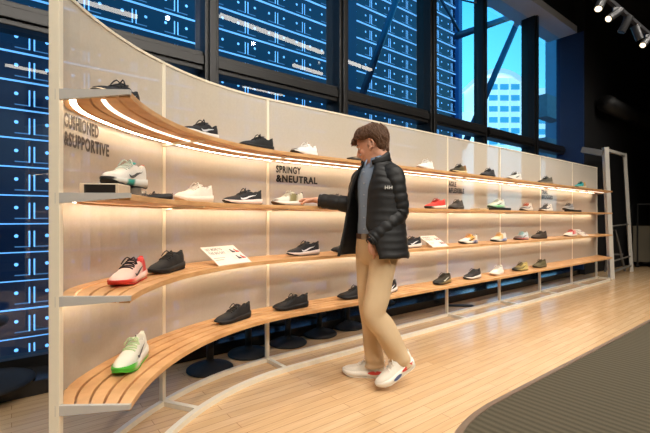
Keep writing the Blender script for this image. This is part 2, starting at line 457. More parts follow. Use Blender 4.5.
bm = bmesh.new(); sweep(bm, D-0.012, D+0.024, PT-0.014, PT, 0.14, posts[-1]+0.015, slant=False, fn=SP2); sp('top_rail', bm, M_white)
bm = bmesh.new(); sweep(bm, 0.046, 0.080, 0.0, 0.03, -0.0); sp('base_rail', bm, M_white)
bm = bmesh.new(); sweep(bm, 0.302, 0.332, 0.0, 0.03, -0.0); sp('base_rail', bm, M_white)
for s_ in posts:
    bm = bmesh.new(); at(s_, 0.19, 0.03, 0.22, 0.001, 0.028, bm); sp('cross_tie', bm, M_white)

# lettering bent onto the back panels
FONT_MESH = {}
def text_mesh(body, bold=0.035):
    c = bpy.data.curves.new('t', 'FONT'); c.body = body; c.size = 1.0; c.offset = bold; c.resolution_u = 3; c.space_character = 1.13
    o = bpy.data.objects.new('t', c); COL.objects.link(o); bpy.context.view_layer.update()
    me = bpy.data.meshes.new_from_object(o.evaluated_get(bpy.context.evaluated_depsgraph_get()))
    bpy.data.objects.remove(o); bpy.data.curves.remove(c)
    xs = [v.co.x for v in me.vertices]; ys = [v.co.y for v in me.vertices]
    return me, min(xs), max(xs), min(ys), max(ys)
def text_on(name, body, fn, w, h, m, parent, bold=0.07):
    me, x0, x1, y0, y1 = text_mesh(body, min(bold, .022))
    sh = ((-.02, -.01), (.02, -.01), (-.02, .01), (.02, .01)) if bold > .03 else ((0, 0),)
    b = bmesh.new()
    for q, (ax, ay) in enumerate(sh):
        n0 = len(b.verts); b.from_mesh(me); b.verts.ensure_lookup_table()
        for v in b.verts[n0:]:
            x = (v.co.x-x0+.03+ax)/(x1-x0+.06)*w; y = (v.co.y-y0+.012+ay)/(y1-y0+.024)*h
            v.co = fn(x, y)
    b.to_mesh(me); b.free()
    o = mkm(name, me, m, parent, smooth=False)
    return o
M_ink = mat('black_vinyl', (28, 24, 22), 0.6)
M_ink2 = mat('brown_grey_vinyl', (80, 68, 58), 0.6)
def bay_text(lines, px0, ztop, cap, widths, small_w, inkm):
    o_ = D - 0.0105
    s0 = s_at(px0, o_, SP2)
    for k, (ln, px1) in enumerate(zip(lines, widths)):
        z0 = ztop - cap - k*(cap*1.24); w = s_at(px1, o_, SP2) - s0
        t = text_on('lettering', ln, lambda x, y, z0=z0: SP2(s0 + x, o_, z0 + y), w, cap, inkm, shelf)
        t.matrix_parent_inverse = Matrix.Translation(-V(shelf.location))
        t['label'] = 'black panel lettering reading ' + ln
    bm = bmesh.new()
    S = [s0 + small_w*k/8 for k in range(9)]
    for a, b in zip(S[::2], S[1::2]):
        bm.faces.new([bm.verts.new(p) for p in (SP2(a, o_, ztop+0.018), SP2(b, o_, ztop+0.018), SP2(b, o_, ztop+0.024), SP2(a, o_, ztop+0.024))])
    t = sp('caption', bm, mat('faint_grey_vinyl', (170, 155, 135), 0.7))
bay_text(['CUSHIONED', '&SUPPORTIVE'], 64.0, 1.526, 0.060, (98.8, 109.2), 0.2, M_ink2)
bay_text(['SPRINGY', '&NEUTRAL'], 276, 1.508, 0.058, (301, 317.5), 0.22, M_ink)
bay_text(['AGILE', '&FLEXIBLE'], 448.8, 1.51, 0.058, (456.4, 464.2), 0.14, M_ink)
bay_text(['TRAIL', '&RUGGED'], 541.7, 1.51, 0.058, (547.8, 552.7), 0.14, M_ink)

# ------------------------------------------------------------------ shoes
SL = 0.29
def interp(tab, u):
    if u <= tab[0][0]: return tab[0][1]
    for (a, x), (b, y) in zip(tab, tab[1:]):
        if u <= b:
            t = (u-a)/(b-a); t = t*t*(3-2*t); return x + (y-x)*t
    return tab[-1][1]
T_W = [(0, .012), (.03, .025), (.10, .0335), (.25, .035), (.45, .037), (.62, .044), (.76, .0465), (.88, .039), (.95, .027), (.985, .015), (1, .006)]
T_TOP = [(0, .090), (.04, .101), (.10, .093), (.22, .077), (.32, .090), (.40, .097), (.50, .084), (.62, .068), (.75, .056), (.87, .049), (.95, .041), (1, .030)]
T_MID = [(0, .043), (.1, .040), (.4, .033), (.7, .027), (.9, .029), (1, .031)]
T_BOT = [(0, .012), (.06, .003), (.15, .0), (.70, .0), (.85, .006), (.95, .016), (1, .024)]
T_OPEN = [(0, 0), (.05, .0), (.09, 1), (.30, 1), (.41, 0), (1, 0)]
def side(u, k, st):
    """point on the upper, k in [-1,1] across"""
    w = interp(T_W, u)*0.97; zt = interp(T_TOP, u)*st['h'] + st['s']; zm = interp(T_MID, u) + st['s']
    op = interp(T_OPEN, u)
    a = abs(k); sg = 1 if k >= 0 else -1
    # k: 1 at base, 0 on the crown line
    th = (1-a)*pi/2
    y = w*(cos(th)**0.75); z = zm - 0.004 + (zt - zm + 0.004)*(sin(th)**0.85)
    lean = 0.80
    if op > 0:
        r = 0.38
        if a >= r:
            q = (1-a)/(1-r)
            y2 = w*(1 - 0.33*q**1.6); z2 = zm - 0.004 + (zt - zm + 0.004)*q**0.9
        else:
            q = 1 - a/r
            y2 = w*(0.67 - 0.67*q**1.3) ; z2 = zt - (zt - zm - 0.012)*min(1, q*1.7)
            if q < 0.06: z2 = zt
        y = y*(1-op) + y2*op; z = z*(1-op) + z2*op
    x = (u-0.5)*SL
    if u < 0.12: x += (0.12-u)*0.06*(z-zm)/0.08*-0.5
    return V((x, sg*y + 0.006*sin(pi*u)*0.6, z))
US = [0, .015, .035, .06, .09, .13, .18, .23, .28, .33, .37, .41, .46, .52, .58, .64, .70, .76, .82, .87, .91, .945, .97, .988, 1.0]
KS = [-1, -.9, -.78, -.65, -.52, -.42, -.37, -.30, -.18, 0, .18, .30, .37, .42, .52, .65, .78, .9, 1]
SHOE_N = [0]
def make_shoe(loc, rz, label, group, c, pitch=0.0, name='running_shoe', cat='shoe', scale=1.0, roll=0.0):
    st = dict(h=c.get('h', 1.0), s=c.get('sole', 0.0))
    root = empty(name, loc, 0, label, cat, group)
    root.rotation_euler = (roll, pitch, rz); root.scale = (scale,)*3
    key = 'c%d' % SHOE_N[0]; SHOE_N[0] += 1
    def cm(part, col, rough=0.65, bump=0.15):
        if isinstance(col, list): return ramp_mat('shoe_%s_%s' % (part, key), col, rough, bump=bump)
        return mat('shoe_%s_%d_%d_%d' % ((part,) + tuple(col)), col, rough, var=0.12, scale=180, bump=0.2 if part == 'upper' else 0)
    # upper
    bm = bmesh.new()
    rings = [[side(u, k, st) for k in KS] for u in US]
    R = [[bm.verts.new(p) for p in r] for r in rings]
    for i in range(len(US)-1):
        for j in range(len(KS)-1):
            f = bm.faces.new((R[i][j], R[i][j+1], R[i+1][j+1], R[i+1][j]))
            if .07 < US[i] < .37 and abs((KS[j]+KS[j+1])/2) < .36: f.material_index = 1
    bm.faces.new(R[0]); bm.faces.new(R[-1][::-1])
    mk('upper', bm, [cm('upper', c['upper'], c.get('rough', .7)), cm('lining', c.get('lining', (40, 38, 38)))], root)
    # midsole
    def sole_ring(u, top, bot, wx):
        w = interp(T_W, u)*wx + 0.002; x = (u-0.5)*SL*1.015 + (-0.003 if u < .1 else 0); o = 0.006*sin(pi*u)*0.6
        flare = 1.05
        return [V((x, o-w, top)), V((x, o-w*flare, (top+bot)/2)), V((x, o-w*0.93, bot)), V((x, o+w*0.93, bot)), V((x, o+w*flare, (top+bot)/2)), V((x, o+w, top))]
    bm = bmesh.new()
    loft(bm, [sole_ring(u, interp(T_MID, u)+st['s'], interp(T_BOT, u)+0.0045, 1.05) for u in US])
    mk('midsole', bm, cm('midsole', c['mid'], .55), root)
    bm = bmesh.new()
    loft(bm, [sole_ring(u, interp(T_BOT, u)+0.006, interp(T_BOT, u), 1.0) for u in US])
    mk('outsole', bm, cm('outsole', c.get('out', (35, 33, 32)), .8), root)
    # tongue
    bm = bmesh.new(); tg = []
    for q in range(7):
        t = q/6; u = .54 - .20*t; zt = interp(T_TOP, .50)*st['h'] + st['s']
        x = (u-.5)*SL; z = zt - .004 + (.026*st['h'])*t**1.2; w = .017 + .006*t
        tg.append([V((x, -w, z-.007)), V((x, 0, z-.002)), V((x, w, z-.007)), V((x-.007, w*.9, z-.010)), V((x-.007, 0, z-.006)), V((x-.007, -w*.9, z-.010))])
    loft(bm, tg); mk('tongue', bm, cm('tongue', c.get('tongue', c['upper'] if not isinstance(c['upper'], list) else c['upper'][1][1])), root)
    # laces
    bm = bmesh.new()
    for q, u in enumerate((.44, .485, .53, .575, .62)):
        a = [side(u, k, st) + V((0, 0, .004)) for k in (-.42, -.2, 0, .2, .42)]
        a = [p + V((.004*(-1)**q*(i-2)/2, 0, 0)) for i, p in enumerate(a)]
        tube(bm, [(p, .0032) for p in a], ref=V((1, 0, 0)), n=6, sub=2)
    for sg in (-1, 1):
        a = side(.44, 0, st) + V((0, 0, .006))
        tube(bm, [(a, .0028), (a + V((.004, sg*.014, .012)), .0028), (a + V((.014, sg*.026, -.002)), .0028), (a + V((.02, sg*.034, -.018)), .0025)], ref=V((1, 0, 0)), n=6, sub=2)
    mk('laces', bm, cm('laces', c.get('laces', (220, 215, 205))), root)
    # heel tab
    bm = bmesh.new(); hz = interp(T_TOP, .04)*st['h'] + st['s']
    tube(bm, [(V((-.5*SL+.004, 0, hz-.03)), .012, .003), (V((-.5*SL+.001, 0, hz-.008)), .011, .003), (V((-.5*SL-.002, 0, hz+.002)), .008, .003)], ref=V((0, 1, 0)), n=8, sub=2)
    mk('heel_tab', bm, cm('heel', c.get('heel', c['upper'] if not isinstance(c['upper'], list) else c['upper'][0][1])), root)
    # mark on both flanks
    if c.get('logo'):
        top = [(.17, .90), (.25, .68), (.35, .50), (.45, .38), (.54, .33), (.60, .38), (.645, .58)]
        bot = [(.17, .90), (.25, .60), (.35, .36), (.45, .17), (.55, .10), (.63, .22), (.645, .58)]
        for sg in (1, -1):
            bm = bmesh.new(); prev = None
            Tt = resample([(V((a, b, 0)),) for a, b in top], 3); Bb = resample([(V((a, b, 0)),) for a, b in bot], 3)
            for (a,), (b,) in zip(Tt, Bb):
                pr = []
                for q in (a, b):
                    k = sg*(1 - min(.98, max(0.02, q.y))*.55)
                    p = side(q.x, k, st); pr.append(bm.verts.new(p + V((0, sg*.0022, .0004))))
                if prev: bm.faces.new((prev[0], pr[0], pr[1], prev[1]))
                prev = pr
            mk('logo_mark', bm, cm('logo', c['logo'], .35), root)
    for (nm, u0, u1, q0, q1, col) in c.get('patch', ()):
        for sg in (1, -1):
            bm = bmesh.new(); rows = []
            for i in range(7):
                u = u0 + (u1-u0)*i/6; e = sin(pi*(i+.25)/6.5)**.5
                mid_, hh = (q0+q1)/2, (q1-q0)/2*e
                row = []
                for q in (mid_-hh, mid_, mid_+hh):
                    zt = interp(T_MID, u)+st['s']; zb = interp(T_BOT, u); w = interp(T_W, u)*1.05+.002
                    if q < 1:
                        row.append(bm.verts.new(V(((u-.5)*SL*1.015, .006*sin(pi*u)*.6 + sg*(w*1.05+.0018), zb + (zt-zb)*q))))
                    else:
                        row.append(bm.verts.new(side(u, sg*(1-(q-1)*.5), st) + V((0, sg*.0025, 0))))
                rows.append(row)
            for a, b in zip(rows, rows[1:]):
                for j in range(2): bm.faces.new((a[j], a[j+1], b[j+1], b[j]))
            mk(nm, bm, cm(nm, col, .5), root)
    return root
BK, WH, CR = (24, 24, 26), (235, 230, 222), (225, 214, 194)
G = ['running shoes on the top shelf', 'running shoes on the second shelf', 'running shoes on the third shelf', 'running shoes on the bottom bench shelf']
allblack = dict(upper=(26, 25, 26), mid=(24, 23, 24), out=(20, 20, 20), laces=(30, 30, 30))
blackwhite = dict(upper=(28, 28, 31), mid=(234, 224, 216), out=(60, 55, 55), laces=(40, 40, 42), logo=(235, 235, 238))
def C(base=None, **k):
    d = dict(base or {}); d.update(k); return d
shoes = [
 # shelf, px, off, heading, config, label
 (0, 117, .125, 233, C(blackwhite, mid=(225, 205, 175), out=(90, 80, 70), h=1.02), 'black running shoe with white mark and cream sole at the curved top shelf end'),
 (0, 200, .105, 222, C(blackwhite, mid=(215, 208, 200), logo=(205, 208, 212)), 'black running shoe with silver mark and white sole, second on the top shelf'),
 (0, 257, .105, 212, C(allblack), 'all black running shoe on the top shelf left of the white one'),
 (0, 304, .105, 205, C(upper=[(.0, (240, 238, 232)), (.88, (238, 236, 232)), (.98, (45, 45, 45))], mid=WH, out=(70, 65, 62), laces=WH, h=.95), 'white running shoe with dark toe tip on the top shelf above black lettering'),
 (0, 361, .105, 200, C(upper=[(.0, (205, 180, 140)), (.7, (200, 170, 130)), (.95, (35, 30, 28))], mid=(60, 50, 42), out=(25, 22, 20), h=.85), 'tan shoe with black toe on the top shelf half hidden behind the man\'s head'),
 (0, 425, .105, 198, C(upper=(240, 234, 226), mid=(236, 228, 218), laces=WH, out=(200, 190, 180)), 'plain white running shoe on the top shelf just right of the man'),
 (0, 458, .105, 202, C(upper=[(.0, (190, 120, 60)), (.35, (105, 88, 52)), (.7, (70, 62, 40)), (1, (30, 28, 24))], mid=(215, 190, 140), out=(25, 24, 22), laces=(40, 38, 34)), 'olive trail shoe with orange heel on the top shelf'),
 (0, 487.5, .105, 206, C(upper=(62, 60, 60), mid=(48, 47, 48), out=(25, 25, 25), laces=(40, 40, 40), heel=(90, 95, 105)), 'dark grey running shoe on the top shelf'),
 (0, 514, .105, 206, C(upper=(232, 226, 214), mid=WH, out=(80, 70, 60), laces=(50, 45, 40), logo=(25, 25, 25)), 'white running shoe with black mark on the top shelf'),
 (0, 545, .105, 206, C(upper=[(0, (120, 110, 92)), (.5, (100, 94, 80)), (1, (70, 66, 58))], mid=(150, 138, 118), out=(50, 48, 44), laces=(60, 58, 52)), 'khaki grey trail shoe on the top shelf'),
 (0, 580, .105, 206, C(upper=[(0, (205, 150, 80)), (.35, (200, 160, 100)), (.5, (40, 150, 150)), (1, (60, 175, 170))], mid=(225, 210, 170), out=(60, 120, 115), laces=(30, 120, 120)), 'teal and tan running shoe at the far end of the top shelf'),

 (1, 125, .15, 226, C(upper=[(0, (238, 232, 222)), (.6, (236, 230, 220)), (1, (232, 226, 216))], mid=[(0, (235, 228, 216)), (.50, (228, 230, 222)), (.56, (40, 160, 145)), (.72, (40, 150, 135)), (.78, (230, 228, 218)), (.93, (225, 222, 212)), (.98, (25, 25, 25))], out=(25, 25, 25), tongue=(40, 165, 150), laces=(215, 228, 220), logo=(40, 40, 42), sole=.004, h=1.1, heel=(225, 120, 95)), 'white running shoe with teal laces and black toe sole, standing on a mirrored riser'),
 (1, 194, .15, 200, C(upper=(238, 228, 212), mid=(240, 228, 212), out=(220, 200, 175), laces=(240, 232, 220), sole=.006, h=1.02), 'cream white running shoe on the second shelf left of the black one'),
 (1, 242.5, .14, 192, C(blackwhite, mid=(238, 215, 205), out=(40, 36, 36)), 'black running shoe with white mark and pale pink sole on the second shelf'),
 (1, 287.5, .11, 186, C(upper=[(0, (225, 220, 205)), (.30, (205, 198, 175)), (.40, (130, 120, 75)), (.58, (150, 140, 95)), (.64, (222, 216, 202)), (.9, (215, 208, 192)), (1, (70, 55, 40))], mid=(240, 234, 220), out=(110, 85, 60), laces=(205, 200, 182), heel=(35, 35, 40)), 'white and olive running shoe the man is picking up'),
 (1, 336, .20, 195, C(allblack), 'black running shoe on the second shelf behind the man\'s reaching sleeve'),
 (1, 435, .14, 200, C(upper=(205, 58, 48), mid=[(0, (232, 222, 208)), (.75, (225, 212, 198)), (.9, (60, 45, 40))], out=(50, 40, 38), laces=(185, 45, 40), tongue=(190, 50, 42)), 'coral red running shoe on the second shelf'),
 (1, 456, .14, 200, C(upper=(72, 66, 60), mid=(66, 60, 55), out=(40, 36, 34), laces=(60, 55, 50)), 'grey-brown running shoe beside the red one on the second shelf'),
 (1, 496, .15, 204, C(upper=[(0, (230, 228, 215)), (.5, (225, 225, 210)), (1, (205, 215, 190))], mid=[(0, (230, 230, 215)), (.6, (110, 200, 120)), (1, (200, 210, 190))], out=(90, 120, 90), laces=(210, 215, 200), logo=(120, 130, 110)), 'white and green running shoe on a black riser on the second shelf'),
 (1, 526, .14, 204, C(upper=[(0, (225, 215, 200)), (.5, (210, 200, 186)), (1, (60, 55, 52))], mid=(225, 215, 200), out=(60, 56, 52), laces=(200, 90, 60), logo=(70, 66, 62)), 'white shoe with red laces and dark toe on the second shelf'),
 (1, 545.5, .14, 206, C(upper=[(0, (228, 220, 208)), (.6, (215, 206, 194)), (.75, (60, 56, 54)), (1, (40, 38, 38))], mid=(230, 220, 205), out=(120, 90, 60), laces=(60, 55, 50), logo=(50, 48, 46)), 'white shoe with black toe under the trail lettering on the second shelf'),
 (1, 568, .15, 206, C(upper=[(0, (150, 150, 148)), (.6, (130, 130, 130)), (1, (110, 108, 106))], mid=(200, 195, 188), out=(60, 60, 60), laces=(80, 80, 80)), 'grey running shoe on a black riser at the far end of the second shelf'),

 (2, 128.5, .13, 229, C(upper=[(0, (205, 55, 55)), (.28, (210, 70, 66)), (.36, (245, 206, 192)), (1, (246, 205, 190))], mid=[(0, (215, 65, 52)), (.3, (240, 215, 200)), (.6, (238, 190, 172)), (.85, (215, 62, 42)), (1, (205, 50, 35))], out=(196, 52, 36), laces=(38, 26, 30), tongue=(60, 25, 30), logo=(30, 26, 26), lining=(180, 40, 45)), 'pale pink running shoe with red sole and black laces on the third shelf'),
 (2, 167, .15, 216, C(allblack), 'all black running shoe next to the pale pink one on the third shelf'),
 (2, 303, .14, 202, C(blackwhite, mid=(236, 218, 208)), 'black running shoe with white mark on third shelf, right of the tilted card'),
 (2, 347, .13, 200, C(allblack), 'all black running shoe on third shelf beneath the man\'s open jacket flap'),
 (2, 410, .14, 200, C(blackwhite), 'black and white shoe on the third shelf peeking out behind the jacket'),
 (2, 468, .14, 201, C(upper=[(0, (55, 52, 52)), (.2, (226, 220, 208)), (.42, (225, 165, 75)), (.58, (228, 180, 95)), (.66, (230, 224, 212)), (1, (222, 214, 200))], mid=[(0, (225, 220, 205)), (.3, (60, 60, 110)), (.5, (230, 225, 215)), (.8, (226, 222, 206)), (.95, (40, 38, 38))], out=(40, 38, 38), laces=(225, 160, 70), tongue=(228, 170, 85), logo=(30, 30, 30)), 'white running shoe with amber tongue and black mark on the third shelf'),
 (2, 498.5, .14, 203, C(upper=[(0, (224, 220, 212)), (.35, (222, 214, 200)), (.48, (222, 175, 100)), (.7, (225, 205, 165)), (1, (215, 208, 195))], mid=[(0, (200, 205, 215)), (.4, (90, 105, 160)), (.7, (225, 220, 205)), (1, (60, 58, 50))], out=(60, 58, 52), laces=(225, 175, 95)), 'white and sand running shoe with a bluish sole on the third shelf'),
 (2, 521, .14, 204, C(upper=[(0, (215, 225, 225)), (.6, (190, 205, 205)), (.8, (120, 105, 100)), (1, (90, 70, 66))], mid=[(0, (230, 225, 220)), (.6, (180, 80, 70)), (1, (120, 70, 60))], out=(80, 60, 56), laces=(150, 195, 200), logo=(110, 60, 55)), 'pale teal shoe with reddish sole on the third shelf'),
 (2, 539, .14, 204, C(upper=(66, 54, 42), mid=(58, 47, 38), out=(35, 30, 26), laces=(50, 42, 34)), 'dark brown trail shoe on the third shelf'),
 (2, 570, .14, 206, C(upper=[(0, (232, 226, 218)), (.4, (228, 120, 110)), (.5, (200, 50, 60)), (.62, (232, 224, 214)), (1, (230, 222, 205))], mid=(232, 224, 212), out=(90, 70, 60), laces=(210, 70, 75)), 'white shoe with a red band beside the far card on the third shelf'),

 (3, 131, .155, 249, C(upper=[(0, (236, 236, 224)), (.5, (234, 232, 220)), (1, (228, 230, 214))], mid=[(0, (236, 232, 220)), (.72, (234, 230, 216)), (.86, (90, 190, 60)), (1, (70, 180, 45))], out=(80, 185, 50), laces=(196, 222, 172), tongue=(225, 235, 210), logo=(36, 38, 44), sole=.012, h=1.03), 'white running shoe with green toe sole and black mark on the curved bench end'),
 (3, 233, .15, 220, C(allblack), 'all black running shoe on the bench, nearest the white and green one'),
 (3, 290.5, .15, 210, C(allblack), 'all black running shoe on the bench left of the man\'s legs'),
 (3, 353, .15, 206, C(allblack), 'all black running shoe on the bench partly behind the man\'s knee'),
 (3, 387.5, .14, 206, C(blackwhite, mid=(226, 218, 210)), 'black running shoe with white mark on the bench right of the man\'s legs'),
 (3, 442, .14, 203, C(upper=[(0, (70, 60, 38)), (.5, (58, 50, 34)), (1, (40, 36, 28))], mid=[(0, (170, 140, 80)), (.6, (120, 100, 60)), (1, (40, 36, 30))], out=(34, 30, 26), laces=(50, 44, 32), heel=(225, 220, 205), logo=(230, 228, 215)), 'olive and black trail shoe with pale heel on the bench'),
 (3, 472, .14, 203, C(upper=(46, 43, 44), mid=(226, 216, 206), out=(50, 46, 46), laces=(60, 58, 58)), 'charcoal running shoe with white sole on the bench next to the plain white one'),
 (3, 496.5, .14, 204, C(upper=(238, 230, 216), mid=(238, 228, 212), out=(215, 200, 180), laces=WH), 'plain white running shoe on the bench'),
 (3, 520, .14, 204, C(upper=[(0, (190, 165, 95)), (.4, (205, 185, 110)), (.7, (150, 128, 70)), (1, (45, 40, 30))], mid=[(0, (215, 195, 130)), (.7, (190, 165, 95)), (1, (45, 40, 34))], out=(35, 32, 28), laces=(60, 54, 40), logo=(40, 36, 30)), 'mustard yellow and black trail shoe on the bench'),
 (3, 539.5, .14, 204, C(upper=(96, 88, 58), mid=(110, 100, 70), out=(48, 44, 34), laces=(70, 64, 46)), 'olive green trail shoe, the last one along the bench'),
]
WPX = [56, 44, 40, 33, 33, 21, 21, 18, 17.5, 17, 13, 52, 45, 44, 38, 36, 25, 19, 20, 15, 15.5, 12.5, 44, 43, 38, 36, 27, 22.5, 18.5, 17, 17.5, 14, 41, 42, 41, 40, 24, 22, 21, 16, 18, 15.5]
for (k, px, off, hd, c, lab), wpx in zip(shoes, WPX):
    s_ = s_at(px, off); z = ZS[k]
    q_ = SP(s_, off); dl = math.asin(min(.98, max(.36, wpx*q_.y/F/.305))) - radians(18.1)
    hd = math.degrees(atan2(-q_.y, -q_.x) - dl) 
    if px == 125: z += 0.048
    if px in (496, 568) and k == 1: z += 0.030
    p = SP(s_, off, z + 0.0008)
    make_shoe(p, radians(hd), lab, G[k], c)
# low black shoe lying beside the mirrored riser
p = SP(s_at(152.5, .12), .12, ZS[1] + 0.001)
make_shoe(p, radians(200), 'low black shoe lying beside the mirrored riser on the second shelf', G[1], C(allblack, h=.52), scale=.62)

# risers under some shoes
M_mirror = mat('mirror_acrylic', (120, 116, 112), 0.12, metal=0.9, var=0.05)
def riser(px, off, w, d, h, hd, z, label, m1, m2, group):
    p = SP(s_at(px, off), off, z)
    r = empty('display_riser', p, radians(hd), label, 'display riser', group)
    bm = bmesh.new(); box(bm, -w/2, w/2, -d/2, d/2, 0.0, h); bevel(bm, .002, 1); mk('block', bm, m1, r, smooth=False)
    bm = bmesh.new(); box(bm, -w/2+.018, w/2-.012, -d/2-.002, -d/2+.002, .005, h-.005); mk('front_face', bm, m2, r, smooth=False)
    return r
M_beige = mat('beige_acrylic', (205, 190, 165), 0.25)
M_clear = mat('grey_mirror_plastic', (175, 168, 158), 0.12, metal=0.6)
GR = 'risers on the second shelf'
riser(106, .15, .145, .12, .046, 6, ZS[1], 'mirrored display riser with beige end under the white and teal shoe', M_beige, M_mirror, GR)
riser(134, .13, .085, .10, .046, 12, ZS[1], 'small silvery riser butted against the mirrored one', M_clear, M_clear, GR)
riser(499, .10, .34, .12, .030, 38, ZS[1], 'flat black riser under the white and green shoe', M_black, M_black, GR)
riser(479.5, .10, .18, .12, .016, 38, ZS[1], 'flat pale wooden riser left of the black one under the green shoe', mat('pale_plywood', (205, 180, 140), .5), mat('pale_plywood', (205, 180, 140), .5), GR)
riser(573, .10, .32, .12, .030, 38, ZS[1], 'flat black riser under the grey shoe at the far shelf end', M_black, M_black, GR)

# cards
M_card = mat('white_card', (236, 228, 214), 0.5, var=.02)
M_print = mat('grey_print', (128, 114, 100), 0.6)
def placard(px, w, label, lines, z, off0=.02, tilt=.17, rise=.10, yaw=0.0):
    s0 = s_at(px, off0); p = SP(s0, off0, z); h = heading(s0) + yaw
    r = empty('info_placard', p, pi/2 - h, label, 'card', 'tilted cards on the third shelf')
    L = sqrt(tilt*tilt + rise*rise); a = atan2(rise, tilt)
    M = Matrix.Rotation(a, 4, 'X')
    bm = bmesh.new(); box(bm, 0, w, 0, L, .001, .005, M); mk('card', bm, M_card, r, smooth=False)
    bm = bmesh.new(); box(bm, w*.42, w*.58, tilt*.92, tilt*.95, 0, rise*.9); box(bm, w*.42, w*.58, tilt*.5, tilt*.95, 0, .004); mk('stand', bm, M_white, r, smooth=False)
    for k, ln in enumerate(lines):
        text_on('card_lettering', ln, lambda x, y, k=k: M @ V((w*.05 + x, L*(.76 - .20*k) + y, .0058)), w*.48, L*.14, M_print, r, .02)
    for k in range(2):
        bm = bmesh.new(); box(bm, w*.05, w*(.38-.08*k), L*(.36-.1*k), L*(.385-.1*k), .0052, .0056, M); mk('card_caption', bm, mat('faint_grey_vinyl', (170, 155, 135), .7), r, smooth=False)
    # three small shoe pictures printed in slanted columns
    for k, (c1, c2) in enumerate((((225, 216, 204), (120, 95, 85)), ((60, 50, 50), (215, 205, 195)), ((235, 226, 216), (190, 70, 55)))):
        bm = bmesh.new(); x0 = w*(.60+.13*k); pts = [(0, .02), (.11, .02), (.115, .06), (.09, .09), (.06, .1), (.035, .17), (.0, .16)]
        for q in range(2):
            vs = [bm.verts.new(M @ V((x0 + w*a, L*(.2 + .36*q + b*1.4), .0058))) for a, b in pts]; bm.faces.new(vs)
        mk('shoe_picture', bm, mat('print_%d' % k, c1 if k != 2 else c2, .6), r, smooth=False)
    return r
placard(219, .27, 'white tilted card with lettering and shoe pictures, leftmost on the third shelf', ['GET MORE TO', 'THE BIG DAY'], ZS[2], yaw=.14)
placard(433, .25, 'white tilted card on the third shelf just right of the man', ['GET MORE TO', 'THE BIG DAY'], ZS[2])
placard(583, .25, 'white tilted card at the far end of the third shelf', ['GET MORE TO', 'THE BIG DAY'], ZS[2], tilt=.14)

# ------------------------------------------------------------------ stools stored behind the shelf
def stool(px, y, depth_off, label, z=0.0, r=.165):
    Y = F*(ZC - z)/(y - HOR); X = (px-325)/F*Y
    st = empty('pedestal_stool', (X, Y, z), 0, label, 'stool', 'black pedestal stools kept behind the shelf')
    bm = bmesh.new(); lathe(bm, [(r*.93, 0), (r, .006), (r, .014), (r*.9, .026), (r*.55, .045), (r*.22, .058), (.03, .066), (.028, .075)]); mk('base', bm, M_black, st)
    bm = bmesh.new(); lathe(bm, [(.026, .06), (.026, .2), (.021, .2), (.021, .36)]); mk('pole', bm, M_black, st)
    bm = bmesh.new(); lathe(bm, [(.03, .335), (.11, .35), (.135, .365), (.14, .385), (.125, .402), (.05, .408), (.01, .408)]); mk('seat', bm, mat('black_vinyl_cushion', (30, 28, 28), .45), st)
    return st
names = ['first', 'second', 'third', 'fourth', 'fifth']
for k, (x, y) in enumerate([(210, 369.5), (248.5, 354), (288, 343.5), (319.5, 334.5), (347.5, 327)]):
    stool(x, y, 0, '%s black stool from the curved end in the front row under the bench' % names[k])
for k, (x, y) in enumerate([(183, 340), (232, 329), (277, 321), (313, 314.5), (383, 303)]):
    stool(x, y, 0, '%s black stool from the curved end in the back row on the dark ledge' % names[k], z=.091, r=.14)
stool(-21, 387, 0, 'black pedestal stool on the dark ledge outside the shelf end post', z=.091, r=.275)

# floor cable box under the bench
bm = bmesh.new()
a, b = W(451, 307, 5.0), W(471, 306, 5.1)
box(bm, -.14, .17, -.035, .035, 0, .018); bevel(bm, .006)
o = mk('floor_cable_duct', bm, M_black, smooth=False); o.location = (1.67, 4.97, 0.0); o.rotation_euler = (0, 0, -.05)
tag(o, 'flat black cable duct lying on the floor under the bench', 'cable duct')

exec_person = True
# ------------------------------------------------------------------ the man
FW = V((-.787, -.617, 0)); LF = V((.617, -.787, 0)); UP = V((0, 0, 1))
M_skin = mat('skin', (214, 158, 130), .5, var=.06, scale=30)
M_hair = mat('brown_hair', (104, 72, 49), .55, var=.45, scale=90, bump=.3)
M_jack = mat('black_quilted_nylon', (13, 12.5, 13), .6, var=.25, scale=40, bump=.15)
M_shirt = mat('washed_blue_denim', (128, 146, 168), .8, var=.12, scale=300)
M_chino = mat('khaki_chino_cloth', (202, 174, 136), .8, var=.07, scale=14, bump=.35)
M_belt = mat('brown_leather', (82, 52, 34), .5)
PEL = V((.352, 2.68, .93))
man = empty('person', (.33, 2.68, 0), 0, 'young man in black quilted jacket and khaki trousers, reaching for a shoe on the shelf', 'person')
INV = Matrix.Translation(-V(man.location))
def pp(name, me_or_bm, m, parent=None, smooth=True):
    if isinstance(me_or_bm, bmesh.types.BMesh): o = mk(name, me_or_bm, m, parent or man, smooth)
    else: o = mkm(name, me_or_bm, m, parent or man, smooth)
    if parent is None: o.matrix_parent_inverse = INV
    return o
# joints
Lhip, Rhip = PEL + LF*.078 + V((0, 0, -.03)), PEL - LF*.078 + V((0, 0, -.03))
Lkn, Lan = V((.314, 2.555, .484)), V((.512, 2.622, .145))
Rkn, Ran = V((.300, 2.72, .485)), V((.346, 2.760, .10))
NECK = V((.350, 2.68, 1.462)); CHEST = V((.358, 2.68, 1.29))
Lsh, Rsh = V((.436, 2.567, 1.372)), V((.256, 2.795, 1.375))
Lel, Lwr = V((.462, 2.575, 1.135)), V((.292, 2.514, .958))
Rel, Rwr = V((.212, 2.93, 1.195)), V((-.075, 2.985, 1.232))
